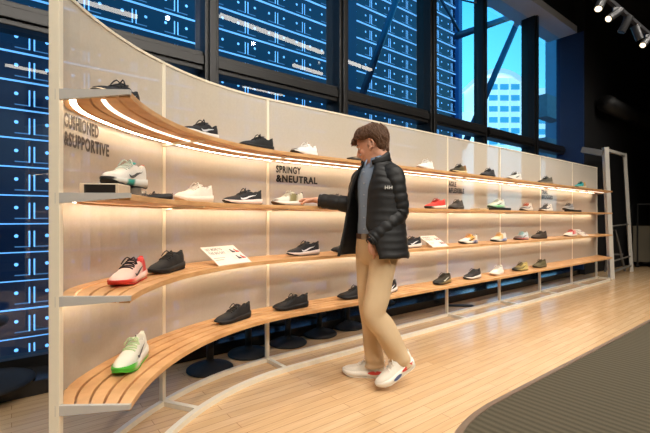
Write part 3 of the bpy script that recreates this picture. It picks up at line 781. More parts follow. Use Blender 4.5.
# head frame
yaw = V((-.90, .436, 0)).normalized(); pit = radians(20)
hx = (yaw*cos(pit) - UP*sin(pit)).normalized(); hy = UP.cross(yaw).normalized(); hz = hx.cross(hy)
HC = W(372, 146, 2.68)
HM = Matrix((hx, hy, hz)).transposed().to_4x4(); HM.translation = HC
HT = [(-.118, .070, .025, .018), (-.106, .088, .0, .034), (-.085, .093, -.03, .047), (-.06, .092, -.058, .058), (-.03, .091, -.078, .066), (0, .089, -.090, .071), (.03, .094, -.097, .0745), (.06, .091, -.096, .073), (.085, .076, -.085, .063), (.105, .048, -.06, .045), (.117, .012, -.03, .016)]
def hring(z):
    if z <= HT[0][0]: a = HT[0]
    elif z >= HT[-1][0]: a = HT[-1]
    else:
        for p, q in zip(HT, HT[1:]):
            if z <= q[0]:
                t = (z-p[0])/(q[0]-p[0]); a = tuple(x+(y-x)*t for x, y in zip(p, q)); break
    return a
def hpt(z, ph, ex=0.0):
    _, xf, xb, w = hring(z)
    c, r = (xf+xb)/2, (xf-xb)/2
    return V((c + (r+ex)*cos(ph), (w+ex)*sin(ph)*(1-.06*cos(ph)), z))
bm = bmesh.new()
zz = [-.118, -.112, -.106, -.095, -.085, -.07, -.06, -.045, -.03, -.015, 0, .015, .03, .045, .06, .075, .085, .095, .105, .112, .117]
loft(bm, [[HM @ hpt(z, 2*pi*k/28) for k in range(28)] for z in zz])
def hb(c, rx, ry, rz): ellipsoid(bm, HM @ V(c), rx, ry, rz, HM.to_3x3())
tube(bm, [(HM @ V((.086, 0, .028)), .006, .010), (HM @ V((.101, 0, .0)), .007, .011), (HM @ V((.113, 0, -.024)), .0105, .012), (HM @ V((.100, 0, -.038)), .011, .009), (HM @ V((.088, 0, -.040)), .008, .008)], ref=hy, n=10)
hb((.088, .013, -.033), .012, .008, .007); hb((.088, -.013, -.033), .012, .008, .007)
hb((.093, 0, -.060), .008, .020, .0055); hb((.091, 0, -.072), .008, .017, .006); hb((.082, 0, -.098), .013, .016, .012)
hb((.083, .030, .026), .012, .022, .007); hb((.083, -.030, .026), .012, .022, .007)
hb((.058, .042, -.028), .018, .018, .024); hb((.058, -.042, -.028), .018, .018, .024)
for sg in (1, -1):
    c = V((-.012, sg*.074, -.006))
    pts = []
    for k in range(9):
        a = -2.2 + k*4.6/8
        pts.append((HM @ (c + V((-.004 - .017*cos(a)*-1*(-1), sg*(.006 + .006*cos(a)), .031*sin(a))) + V((-.006, 0, .004))), .0055))
    tube(bm, pts, ref=hx, n=8, sub=2)
    hb((-.010, sg*.074, -.004), .014, .008, .025); hb((-.002, sg*.074, -.032), .009, .007, .010)
# neck and trunk
tube(bm, [(HM @ V((-.028, 0, -.03)), .058, .062), (HM @ V((-.034, 0, -.085)), .052, .055), (NECK + V((0, 0, .03)) + FW*.012, .056, .056), (NECK, .08, .07), (NECK - V((0, 0, .05)), .150, .085)], ref=LF, n=20)
tube(bm, [(NECK - V((0, 0, .02)), .10, .07), (NECK - V((0, 0, .06)), .165, .085), (CHEST, .16, .098), (V((.355, 2.68, 1.10)), .135, .088), (PEL, .150, .092), (PEL - V((0, 0, .09)), .13, .085)], ref=LF, n=20)
for sh, el, wr in ((Lsh, Lel, Lwr), (Rsh, Rel, Rwr)):
    tube(bm, [(sh + (NECK-sh)*.25, .045), (sh, .050), (sh.lerp(el, .5), .042), (el, .036), (el.lerp(wr, .3), .038), (wr, .026, .022)], n=12)
for hp, kn, an in ((Lhip, Lkn, Lan), (Rhip, Rkn, Ran)):
    tube(bm, [(hp, .075), (hp.lerp(kn, .5), .062), (kn, .047), (kn.lerp(an, .35), .047), (an, .033)], n=12)
def hand(bm, wr, d, across, pn, curls, thumb):
    """wr wrist, d finger direction, across = towards the thumb, pn = palm facing"""
    d, across, pn = d.normalized(), across.normalized(), pn.normalized()
    tube(bm, [(wr - d*.02, .027, .019), (wr + d*.02, .033, .017), (wr + d*.06, .041, .016), (wr + d*.09, .040, .014), (wr + d*.10, .034, .010)], ref=across, n=14)
    lens = [.072, .080, .075, .058]
    for k in range(4):
        o = across*(.030 - .020*k)
        p = wr + d*(.088 - .004*abs(k-1)) + o
        L = lens[k]; pts = [(p - d*.02, .0095)]
        a = 0.0; q = p
        pts.append((q, .0095))
        for j, fr in enumerate((.45, .32, .23)):
            a += curls[k][j]
            dd = d*cos(a) + pn*sin(a) + across*(.05*(1.5-k))
            q = q + dd*(L*fr); pts.append((q, (.009, .0082, .0066)[j]))
        tube(bm, pts, ref=across, n=8, sub=3)
    t0 = wr + d*.025 + across*.024
    t = [(t0, .014), (t0 + d*.022 + across*.018 + pn*thumb[0], .0125), (t0 + d*.050 + across*.026 + pn*thumb[1], .0105), (t0 + d*.076 + across*.022 + pn*thumb[2], .0085)]
    tube(bm, t, ref=pn, n=8, sub=3)
hand(bm, Rwr, V((-1, .08, -.06)), V((0.05, -.9, .25)), V((-.1, -.12, -1)), [(.35, .5, .4), (.45, .6, .4), (.5, .6, .45), (.5, .65, .5)], (.012, .026, .04))
hand(bm, Lwr, V((.50, .42, -1)), V((-.78, -.60, -.1)), V((-.617, .787, .1)), [(.2, .3, .2)]*4, (.0, .004, .008))
pp('body', remeshed(bm, .0045, 3, .5), M_skin)
# eyes and brows
for sg in (1, -1):
    bm = bmesh.new(); ellipsoid(bm, HM @ V((.0745, sg*.031, .008)), .0105, .012, .0065, HM.to_3x3()); eye = pp('eye', bm, mat('eye_white', (222, 214, 206), .25))
    bm = bmesh.new(); ellipsoid(bm, HM @ V((.0825, sg*.031, .007)), .0035, .0055, .0055, HM.to_3x3()); pp('iris', bm, mat('brown_iris', (60, 42, 32), .2), eye)
    bm = bmesh.new(); tube(bm, [(HM @ V((.096, sg*.014, .028)), .003, .004), (HM @ V((.090, sg*.034, .034)), .003, .004), (HM @ V((.076, sg*.052, .028)), .002, .003)], ref=hz, n=6); pp('eyebrow', bm, M_hair)
# hair
def hairlim(ph):
    a = abs(ph if ph <= pi else ph-2*pi)      # 0 front, pi back
    return interp([(0, .082), (.5, .080), (.85, .068), (1.1, .046), (1.35, .036), (1.75, .036), (2.0, .010), (2.25, -.045), (2.6, -.080), (pi, -.090)], a)
def hpt_h(z, ph, ex=0.0):
    p = hpt(z, ph, ex)
    if z < -.03 and cos(ph) < 0:
        zz0 = hpt(-.03, ph, ex); k = -cos(ph)
        p = p.lerp(V((zz0.x + (-.03-z)*.12, zz0.y*(1-(-.03-z)*4), z)), min(1, k*1.6))
    return p
def hthick(ph, v):
    a = abs(ph if ph <= pi else ph-2*pi)
    top = .030; low = interp([(0, .030), (.8, .016), (1.4, .008), (1.8, .007), (2.2, .012), (pi, .012)], a)
    return top*(1-v) + low*v + .006*sin(v*pi)
bm = bmesh.new(); rings = []
NR, NK = 12, 36
for i in range(NR+1):
    v = i/NR; ring = []
    for k in range(NK):
        ph = 2*pi*k/NK; zl = hairlim(ph); z = .117 - (.117-zl)*(v**.75)
        p = hpt_h(min(z, .1165), ph, hthick(ph, v)); 
        if v < .35: p.z += hthick(ph, v)*(1-v/.35)*.75
        nz = noise.noise(p*38)*.007 + noise.noise(p*90)*.003
        c = V((0, 0, .02)); p = p + (p-c).normalized()*nz
        ring.append(HM @ p)
    rings.append(ring)
inner = [HM @ hpt_h(hairlim(2*pi*k/NK)+.004, 2*pi*k/NK, -.004) for k in range(NK)]
rings.append(inner)
loft(bm, rings)
for _ in range(560):
    ph = random.uniform(-pi, pi); v0 = random.uniform(0.02, .80); front = abs(ph) < 1.0
    dv = random.uniform(.16, .32); dph = random.uniform(-.30, .30)
    pts = []
    for j in range(4):
        t = j/3; v = min(1.03 if front else .97, v0 + dv*t); p2 = ph + dph*t*t
        zl = hairlim(p2 % (2*pi)); z = .117 - (.117-zl)*(v**.75)
        ex = hthick(p2 % (2*pi), min(1, v)) + .004 + .005*sin(pi*t) + (.006*t if front and v > .8 else 0)
        p = hpt_h(min(z, .1165), p2, ex)
        if v < .35: p.z += ex*(1-v/.35)*.75
        pts.append((HM @ p, .0046*(1-.75*t), .0034*(1-.75*t)))
    tube(bm, pts, ref=hy, n=5, sub=2)
for k in range(22):
    ph = random.uniform(-.75, .6); z0 = .098
    a = hpt_h(z0, ph, .028); b_ = hpt_h(.082, ph + .08, .034); c_ = hpt_h(.072, ph + .14, .034 + random.uniform(0, .010)); d_ = hpt_h(.062 + random.uniform(-.006, .008), ph + .22, .034 + random.uniform(0, .012))
    tube(bm, [(HM @ a, .008, .006), (HM @ b_, .008, .006), (HM @ c_, .006, .005), (HM @ d_, .0015, .0015)], ref=hy, n=6, sub=3)
pp('hair', bm, M_hair)
# shirt
bm = bmesh.new()
tube(bm, [(NECK + V((0, 0, .02)) + FW*.01, .068, .066), (NECK - V((0, 0, .01)), .085, .080), (NECK - V((0, 0, .06)), .150, .098), (CHEST + FW*.006, .164, .108), (V((.355, 2.68, 1.12)) + FW*.006, .146, .108), (PEL + V((0, 0, .07)), .152, .112), (PEL + V((0, 0, .03)), .150, .106)], ref=LF, n=28, fn=lambda t, th: .003*sin(th*9 + t*14))
tube(bm, [(Lsh.lerp(NECK, .3), .06), (Lsh, .06), (Lsh.lerp(Lel, .5), .05)], n=12); tube(bm, [(Rsh.lerp(NECK, .3), .06), (Rsh, .06), (Rsh.lerp(Rel, .5), .05)], n=12)
sh_me = remeshed(bm, .008, 2)
shirt = pp('shirt', sh_me, M_shirt)
bm = bmesh.new(); rings = []
for k in range(17):
    a = .25 + (2*pi-.5)*k/16; c = NECK + V((0, 0, .028)) + FW*.006
    d = FW*cos(a)*.070 + LF*sin(a)*.072; o2 = FW*cos(a)*.088 + LF*sin(a)*.09
    dz = -.035*max(0, cos(a))
    rings.append([c + d + V((0, 0, .028+dz)), c + o2 + V((0, 0, -.012+dz*1.6)), c + o2*1.03 + V((0, 0, -.010+dz*1.6)), c + d*1.06 + V((0, 0, .034+dz))])
loft(bm, rings); o = pp('collar', bm, M_shirt, shirt)
bm = bmesh.new()
for k in range(6):
    p = NECK.lerp(PEL, .12 + .14*k) ; p = V((p.x, p.y, p.z)) + FW*.124
    ellipsoid(bm, p, .005, .005, .005, nu=8, nv=6)
pp('buttons', bm, mat('pale_button', (160, 168, 180), .5), shirt)
# trousers
def fold(t, th): return .0035*sin(3*th + 9*t) + (.008*max(0, (t-.82)/.18)*sin(46*t) if t > .8 else 0) + .004*sin(23*t)*max(0, sin(th+1))
bm = bmesh.new()
tube(bm, [(PEL + V((0, 0, .062)), .158, .116), (PEL + V((0, 0, .02)), .165, .121), (PEL - V((0, 0, .05)), .168, .124), (PEL - V((0, 0, .11)), .150, .112), (PEL - V((0, 0, .14)), .11, .085)], ref=LF, n=24)
tube(bm, [(Lhip + V((0, 0, -.0)), .086, .100), (Lhip.lerp(Lkn, .35), .080, .090), (Lhip.lerp(Lkn, .7), .074, .086), (Lkn + FW*.004, .068, .079), (Lkn.lerp(Lan, .3) - FW*.010, .069, .080), (Lkn.lerp(Lan, .65) - FW*.006, .066, .074), (Lkn.lerp(Lan, .88), .064, .068), (Lan + V((.004, 0, -.016)), .064, .068)], ref=LF, n=20, fn=fold, sub=8)
tube(bm, [(Rhip, .086, .100), (Rhip.lerp(Rkn, .35), .080, .090), (Rhip.lerp(Rkn, .7), .074, .084), (Rkn, .067, .075), (Rkn.lerp(Ran, .3) - FW*.010, .067, .075), (Rkn.lerp(Ran, .65), .063, .068), (Rkn.lerp(Ran, .88), .062, .067), (Ran + V((0, 0, -.018)), .063, .070)], ref=LF, n=20, fn=fold, sub=8)
tro = pp('trousers', remeshed(bm, .007, 3), M_chino)
bm = bmesh.new()
tube(bm, [(PEL + V((0, 0, .030)), .163, .122), (PEL + V((0, 0, .050)), .163, .122), (PEL + V((0, 0, .064)), .162, .121)], ref=LF, n=28, sub=2)
belt = pp('belt', bm, M_belt)
bm = bmesh.new(); c = PEL + V((0, 0, .047)) + FW*.124
M = Matrix((LF, FW, UP)).transposed().to_4x4(); M.translation = c
box(bm, -.024, .024, -.003, .004, -.019, .019, M); bevel(bm, .003); o = pp('buckle', bm, mat('steel_buckle', (150, 140, 125), .3, metal=.9), belt, smooth=False)
# belt loop and pocket edge
bm = bmesh.new(); tube(bm, [(PEL + FW*.090 + LF*.118 + V((0, 0, .02)), .004), (PEL + FW*.068 + LF*.150 + V((0, 0, -.06)), .005), (PEL + FW*.045 + LF*.170 + V((0, 0, -.13)), .004)], n=6); pp('pocket_edge', bm, M_chino, tro)
# jacket body, open at the front
JT = [(.842, .350, 2.668, .192, .215), (.93, .348, 2.672, .180, .208), (1.05, .345, 2.676, .166, .200), (1.17, .345, 2.68, .156, .196), (1.29, .348, 2.68, .150, .195), (1.36, .350, 2.68, .140, .178), (1.41, .350, 2.68, .125, .148), (1.445, .350, 2.68, .104, .115), (1.47, .350, 2.68, .090, .092), (1.49, .350, 2.68, .082, .082)]
JR = resample([(z, V((x, y, 0)), a, b) for z, x, y, a, b in JT], 7)
nb = 14; rings = []
NA = 44
for z, c, a, b in JR:
    hfrac = (z-.842)/(1.49-.842)
    puff = .0085*abs(sin(pi*hfrac*nb))**.6 * (1 if hfrac < .93 else .3)
    aL = radians(interp([(0, 44), (.16, 36), (.32, 18), (.65, 18), (1, 34)], hfrac)); aR = radians(interp([(0, -37), (.4, -40), (.75, -32), (1, -34)], hfrac))
    ring = []
    for k in range(NA+1):
        al = aL + (2*pi + aR - aL)*k/NA
        fr = k/NA
        fl = 1 + .34*max(0, (fr-.72)/.28)**1.5*max(0, 1 - hfrac*1.15)
        edge_ = min(1, min(fr, 1-fr)*14)
        wr = .004*noise.noise(V((al*3, z*9, 2)))
        r = (puff*edge_ + wr)
        ring.append(V((c.x, c.y, z + .010*noise.noise(V((al*2, 0, z*3))))) + FW*((a*fl + r)*cos(al)) + LF*((b*fl + r)*sin(al)))
    rings.append(ring)
bm = bmesh.new(); loft(bm, rings, closed=False, cap=False)
jacket = pp('jacket', bm, M_jack)
m = jacket.modifiers.new('thickness', 'SOLIDIFY'); m.thickness = .016; m.offset = -1; m.use_even_offset = False
def sleeve(pts, name='sleeve', bands=15, amp=.0055):
    bm = bmesh.new()
    tube(bm, pts, ref=V((.3, .3, .9)), n=24, sub=14, fn=lambda t, th: amp*abs(sin(pi*t*bands))**.55 + .004*noise.noise(V((t*8, cos(th)*2, sin(th)*2))))
    return pp(name, bm, M_jack, jacket)
sleeve([(Lsh.lerp(NECK, .45) + V((0, 0, -.02)), .060), (Lsh + V((0, 0, -.005)), .068), (Lsh.lerp(Lel, .5) + LF*.012, .064), (Lel + LF*.008 - FW*.004, .062), (Lel.lerp(Lwr, .45) + LF*.012, .058), (Lwr + (Lel-Lwr)*.10 + LF*.004, .044), (Lwr + (Lel-Lwr)*.02, .040)])
sleeve([(Rsh.lerp(NECK, .45) + V((0, 0, -.02)), .058), (Rsh + V((0, 0, -.01)), .070), (Rsh.lerp(Rel, .55), .062), (Rel + V((.0, 0, .004)), .058), (Rel.lerp(Rwr, .4), .054), (Rwr + (Rel-Rwr)*.22, .046), (Rwr + (Rel-Rwr)*.10, .042)], bands=9, amp=.006)
# stand collar
bm = bmesh.new(); rings = []
for k in range(25):
    a = radians(26) + (2*pi - radians(58))*k/24
    c = V((.350, 2.68, 1.478)); d = FW*cos(a) + LF*sin(a); bk = max(0, -cos(a)); fr_ = max(0, cos(a))
    r0 = .085 + .012*fr_; top = .016 + .052*(1-cos(a))/2
    ring = []
    for rr, zz_ in ((r0+.008, -.012), (r0+.016, .002), (r0+.011, top*.35), (r0+.014, top*.6), (r0+.008, top), (r0-.003, top+.002), (r0-.006, top-.015), (r0-.004, -.004)):
        ring.append(c + d*rr + V((0, 0, zz_ - .028*fr_ + .008*bk)) + FW*(.012*bk + .016*zz_/.06))
    rings.append(ring)
loft(bm, rings); pp('collar', bm, M_jack, jacket)
# letters HH on the left sleeve
fp = Lsh.lerp(Lel, .44); sd = (V((0, 0, 0)) - fp); sd.z = 0
outd = V((-.05, -1, .10)).normalized(); rt = V((1, -.05, 0)).normalized(); upd = outd.cross(rt)*-1
if upd.z < 0: upd = -upd
base = fp + outd*.094 - rt*.072
text_on('logo_mark', 'HH', lambda x, y: base + rt*x + upd*y + outd*(-.9*(x-.024)**2*6), .048, .022, mat('white_embroidery', (225, 222, 215), .6), jacket)
# zip along the left front edge
bm = bmesh.new()
zp_ = [(r[0] + (r[0]-r[2])*.05, .0035) for r in rings] if False else []
# watch
bm = bmesh.new(); wd = (Lwr-Lel).normalized()
tube(bm, [(Lwr + wd*.002, .031, .026), (Lwr + wd*.022, .031, .026)], ref=V((.617, -.787, 0)), n=18, sub=2)
watch = pp('watch', bm, M_black)
bm = bmesh.new(); tube(bm, [(Lwr + wd*.012 + LF*.022, .017), (Lwr + wd*.012 + LF*.037, .017)], n=16, sub=1); pp('watch_face', bm, mat('dark_watch_glass', (20, 24, 30), .1), watch)
# his shoes (worn: children of the man)
SHC = C(upper=(232, 226, 212), mid=(236, 230, 216), out=(226, 216, 198), laces=(238, 232, 220), lining=(200, 190, 175), sole=.016, patch=(('red_side_panel', .05, .38, .50, 1.0, (206, 66, 56)), ('navy_side_panel', .42, .64, .25, .75, (78, 88, 130))))
def worn(loc, rz, pitch, cfg=None):
    r = make_shoe(loc, rz, None, None, cfg or SHC, pitch=pitch, name='shoe', cat=None, scale=1.0)
    bpy.context.view_layer.update()
    kids = list(r.children); mw = r.matrix_world.copy()
    keep = next(k for k in kids if k.name.startswith('upper'))
    keep.name = 'shoe'
    keep.parent = man; keep.matrix_parent_inverse = INV @ mw
    for k in kids:
        if k is keep: continue
        k.parent = keep; k.matrix_parent_inverse = Matrix.Identity(4)
    bpy.data.objects.remove(r)
worn(V((.268, 2.785, .0)), atan2(.20, -1.0), 0.0, C(SHC, patch=SHC['patch'][:1]))
ph = atan2(-.617, -.787)
worn(V((.462, 2.585, .072)), pi + .34, radians(25))

# ------------------------------------------------------------------ outside: wall of blue lights
fac = empty('light_wall_building', R3(2, 5.6, -2.6), label='dark building face covered in rows of blue lights outside the windows', cat='building')
FINV = Matrix.Translation(-V(fac.location))
M_led_wall = led_wall_mat()
first = None
t0, t1 = -6.0, 10.25
for k in range(-7, 19):
    if first is None:
        bm = bmesh.new(); box(bm, t0, t1, 0, .3, 0.0, .45)
        box(bm, t0, t1, -.04, 0, -.006, .012)
        first = mk('cladding_row', bm, M_led_wall, fac, smooth=False); o = first
    else:
        o = first.copy(); COL.objects.link(o)
    zz0 = 4.60 + (k-6)*.45 + 0.0
    M = RM.copy(); M = Matrix.Translation(V((0, 0, zz0))) @ RM @ Matrix.Translation(V((0, 5.6, 0)))
    o.matrix_parent_inverse = Matrix.Identity(4)
    o.matrix_basis = FINV @ M
slab_ = lambda name, a, b, c, d, e, f_, m, par: None
def facp(name, t0, t1, o0, o1, z0, z1, m, parent, inv):
    bm = bmesh.new(); box(bm, t0, t1, o0, o1, z0, z1, RM); o = mk(name, bm, m, parent, smooth=False); o.matrix_parent_inverse = inv; return o
facp('corner_column', 10.25, 10.45, 5.45, 5.75, -2.6, 10.5, mat('blue_metal_column', (40, 95, 150), .5, var=.1), fac, FINV)
facp('corner_column', 5.25, 5.55, 5.40, 5.55, -2.6, 10.5, mat('navy_metal_column', (20, 40, 70), .5, var=.1), fac, FINV)
M_brace = mat('blue_steel_tube', (40, 60, 84), .45, var=.1)
# steel bracing between the panes and the buildings
def brace(name, label, a, b, r, g='steel braces outside the windows'):
    bm = bmesh.new(); a, b = V(a), V(b); c = (a+b)/2
    tube(bm, [(a-c, r), (V((0, 0, 0)), r), (b-c, r)], n=12, sub=1)
    o = mk(name, bm, M_brace); o.location = c
    return tag(o, label, 'steel brace', g)
def wo(x, y, off):       # pixel to the vertical plane at distance off
    r = (x-325)/F; c = NN.dot(T0) + off
    Y = c/(NN.x*r + NN.y); return W(x, y, Y)
brace('steel_brace', 'dark blue steel tube leaning across the window with the light wall behind', wo(399, -8, 2.6), wo(361, 98, 2.6), .06)
brace('steel_brace', 'level blue steel tube in front of the sky joining the slanted one', wo(457, 36, 3.4), wo(521, 13.5, 3.4), .085)
brace('steel_brace', 'slanted blue steel tube in front of the sky', wo(520, 16, 3.4), wo(463, 148, 3.4), .085)
brace('tie_rod', 'thin pale tie rod above the level blue tube', wo(438, -6, 3.2), wo(459, 31, 3.2), .03, 'thin rods outside the windows')
brace('tie_rod', 'thin dark tie rod crossing the sky near the top of the window', wo(462, 0, 3.2), wo(522, 14, 3.2), .02, 'thin rods outside the windows')

slab('added_terrace_slab', 3.2, 10.2, 1.30, 5.3, -.5, -.30, mat('pale_blue_paving', (190, 225, 248), .5, var=.25, scale=1.2))  # slab added outside to catch skylight and show blue under the bench
# far pale office building
ob = empty('office_building', (24.0, 60, -20), label='pale office block with emissive daylight and a curved roof seen through the windows', cat='building')
OINV = Matrix.Translation(-V(ob.location))
def pale(name, c, e): return mat(name, c, .6, emit=c, es=e, var=.06, scale=.3)  # emission stands in for bright daylight on the block
def obp(name, bm, m):
    o = mk(name, bm, m, ob, smooth=False); o.matrix_parent_inverse = OINV; return o
def pbox(x0, x1, y0, y1, Y, dep=6.0):
    a, b = W(x0, y1, Y), W(x1, y0, Y); bm = bmesh.new(); box(bm, a.x, b.x, Y, Y+dep, a.z, b.z); return bm
obp('tower_block', pbox(478, 530, 78, 190, 60), pale('emissive_white_cladding', (215, 238, 245), 1.2))
obp('low_block', pbox(460, 486, 112, 190, 62), pale('emissive_white_cladding', (215, 238, 245), 1.2))
obp('side_block', pbox(528, 560, 88, 190, 62), pale('emissive_white_cladding', (215, 238, 245), 1.2))
bm = bmesh.new(); rings = []
for k in range(13):
    t = k/12; x = 476 + 58*t; y = 79 - 11*sin(pi*min(1, t*1.15+.05))**.8
    a = W(x, y, 59.5); rings.append([a, a + V((0, 7, 0)), a + V((0, 7, -.7)), a + V((0, 0, -.7))])
loft(bm, rings); obp('curved_roof', bm, pale('emissive_roof_edge', (235, 245, 248), .7))
for k in range(6):
    y = 84 + k*11
    obp('window_band', pbox(481, 528, y, y+5.5, 59.9, .2), pale('emissive_cyan_band', (95, 195, 225), .5))
for k in range(5):
    y = 96 + k*11
    obp('window_band', pbox(530, 559, y, y+5.5, 61.9, .2), pale('emissive_cyan_band', (95, 195, 225), .5))
for k in range(4):
    obp('pier', pbox(487 + k*11, 489 + k*11, 78, 190, 59.8, .2), pale('emissive_white_cladding', (215, 238, 245), 1.2))
# carved stone pier by the last window
pier = empty('stone_pier', wo(552, 150, 4.2), label='grey masonry pier with carved wave panels outside the last window', cat='pier')
PINV = Matrix.Translation(-V(pier.location))
def prp(name, x0, x1, y0, y1, off, m, dep=.4):
    a, b = wo(x0, y1, off), wo(x1, y0, off); bm = bmesh.new()
    bar(bm, V((a.x, a.y, (a.z+b.z)/2)), V((b.x, b.y, (a.z+b.z)/2)), dep, b.z-a.z); o = mk(name, bm, m, pier, smooth=False); o.matrix_parent_inverse = PINV; return o
prp('shaft', 551, 564, -20, 190, 4.2, mat('blue_grey_concrete', (120, 150, 175), .8, var=.1, scale=3))
prp('carved_panel', 541, 556, 101, 117, 3.9, mat('grey_carved_stone', (130, 136, 140), .8, var=.25, scale=8, bump=.8))
prp('carved_panel', 541, 556, 142, 158, 3.9, mat('grey_carved_stone', (130, 136, 140), .8, var=.25, scale=8, bump=.8))

# ------------------------------------------------------------------ far right: racks
M_rack = mat('white_powder_coat', (205, 200, 190), .45, var=.04)
rk = empty('garment_rack', (5.6, 7.6, 0), 0, 'tall white steel frame standing at the far end of the shelf', 'rack')
RINV = Matrix.Translation(-V(rk.location))
def rp_(name, p0, p1, w, h, m=M_rack, par=rk, inv=RINV):
    bm = bmesh.new(); bar(bm, p0, p1, w, h); o = mk(name, bm, m, par, smooth=False); o.matrix_parent_inverse = inv; return o
M_dimr = mat('dim_rail', (120, 116, 108), .5)
A0, A1 = V((5.14, 7.18, 0)), V((5.03, 7.18, 2.36)); B0, B1 = V((6.28, 8.20, 0)), V((6.17, 8.24, 2.42))
rp_('post', A0, A1, .075, .075); rp_('post', B0, B1, .05, .06); rp_('top_bar', A1 + V((0, 0, -.04)), B1 + V((0, 0, -.03)), .05, .05)
rp_('rail', A0.lerp(A1, .40), B0.lerp(B1, .40), .02, .02, M_dimr); rp_('rail', A0.lerp(A1, .13), B0.lerp(B1, .13), .02, .02, M_dimr); rp_('rail', A0.lerp(A1, .05), B0.lerp(B1, .05), .03, .03, M_dimr)
g = rp_('header_plate', V((4.80, 7.45, 2.36)), A1 + V((0.0, .05, -.10)), .20, .10, mat('dim_grey_panel', (120, 118, 115), .6))
# folding stand behind the rack
fs = empty('folding_stand', (6.0, 8.2, 0), 0, 'thin grey folding stand in the dark behind the tall white frame', 'stand')
FI = Matrix.Translation(-V(fs.location)); M_dim = mat('dim_grey_steel', (105, 100, 95), .5)
for nm, a, b in (('leg', (5.682, 8.117, 0), (5.845, 8.165, .85)), ('leg', (6.160, 8.213, 0), (5.921, 8.165, .85)), ('leg', (5.873, 8.356, 0), (5.921, 8.308, .85)), ('top_rung', (5.825, 8.165, .84), (5.969, 8.213, .84)), ('rung', (5.730, 8.137, .35), (6.112, 8.213, .35))):
    rp_(nm, V(a), V(b), .03, .03, M_dim, fs, FI)
# rolling cart at the edge of the picture
ct = empty('rolling_cart', (7.35, 8.8, 0), 0, 'dark metal rolling cart with khaki side panel at the far edge', 'cart')
CI = Matrix.Translation(-V(ct.location)); M_cart = mat('khaki_grey_panel', (105, 98, 82), .7, var=.12, scale=4); M_tube = mat('dark_steel_tube', (70, 70, 70), .35, metal=.6)
q0, q1 = V((6.95, 8.9, 0)), V((7.9, 8.75, 0))
for p in (q0, q0.lerp(q1, .28), q1, q0 + V((.35, .6, 0)), q1 + V((.35, .6, 0))):
    rp_('post', p + V((0, 0, .07)), p + V((0, 0, 1.40)), .025, .025, M_tube, ct, CI)
rp_('top_rail', q0 + V((0, 0, 1.40)), q1 + V((0, 0, 1.40)), .03, .03, M_tube, ct, CI)
rp_('side_panel', q0 + V((-.08, .03, .52)), q1 + V((0, .03, .52)), .03, .80, M_cart, ct, CI)
rp_('base_plate', q0 + V((.17, .3, .10)), q1 + V((.17, .3, .10)), .6, .03, M_tube, ct, CI)
for p in (q0, q1, q0.lerp(q1, .3)):
    bm = bmesh.new(); M = Matrix.Translation(p + V((0, 0, .035))) @ Matrix.Rotation(pi/2, 4, 'X')
    r = bmesh.ops.create_cone(bm, cap_ends=True, segments=20, radius1=.035, radius2=.035, depth=.03, matrix=M); o = mk('caster', bm, M_black, ct); sharp(o); o.matrix_parent_inverse = CI

# ------------------------------------------------------------------ ceiling fittings
M_track = mat('dark_grey_aluminium', (62, 62, 64), .4, metal=.3)
a, b = V((2.75, 4.06, 3.42)), V((5.7, 6.25, 3.42)); tc_ = (a+b)/2
tr = empty('lighting_track', tc_, 0, 'dark grey lighting track hanging from the black ceiling', 'lighting track')
TI = Matrix.Translation(-V(tr.location))
rp_('track', a, b, .04, .04, M_track, tr, TI)
for t in (.1, .5, .9): rp_('hanger', a.lerp(b, t) + V((0, 0, .02)), V((*a.lerp(b, t).xy, H)), .012, .012, M_track, tr, TI)
M_lens = emis('warm_lamp_glass', (255, 232, 190), 3.0)
def spot(px, py, t, aim, lab, lit):
    p = a.lerp(b, t) + V((0, 0, -.02)); d = V(aim).normalized(); hpos = p + V((0, 0, -.075))
    r = empty('track_spotlight', p, 0, lab, 'spotlight', 'spotlights on the ceiling track')
    inv = Matrix.Translation(-V(r.location))
    def q(n, bm, m):
        o = mk(n, bm, m, r); sharp(o); o.matrix_parent_inverse = inv; return o
    bm = bmesh.new(); bar(bm, p, hpos, .022, .05); q('bracket', bm, M_track)
    bm = bmesh.new(); tube(bm, [(hpos - d*.08, .036), (hpos - d*.078, .042), (hpos + d*.10, .042), (hpos + d*.105, .040)], n=20, sub=1); q('lamp_head', bm, M_track)
    bm = bmesh.new(); tube(bm, [(hpos + d*.1055, .032), (hpos + d*.1075, .032)], n=20, sub=1); q('lens', bm, M_lens if lit else mat('dark_lens', (40, 40, 44), .15))
def tpx(px):      # position along the track that shows at image x
    lo, hi = 0.0, 1.0
    for _ in range(40):
        m_ = (lo+hi)/2; p = a.lerp(b, m_)
        if 325 + F*p.x/p.y < px: lo = m_
        else: hi = m_
    return lo
for px, aim, lit, lab in ((601, (-.5, -.35, -.8), True, 'lit spotlight nearest the window end of the ceiling track'), (615, (-.75, -.15, -.55), True, 'lit spotlight second from the window end of the track'),
                          (626, (-.35, .2, -.85), False, 'unlit spotlight hanging straight down between two lit ones'), (637, (.25, -.1, -.9), False, 'unlit grey spotlight tilted away from the shelf'),
                          (647, (-.6, -.2, -.6), True, 'lit spotlight fourth to fifth along the track by the picture edge'), (660, (-.4, .2, -.8), False, 'spotlight at the outer end of the track')):
    if px < 655: spot(px, 0, tpx(px), aim, lab, lit)
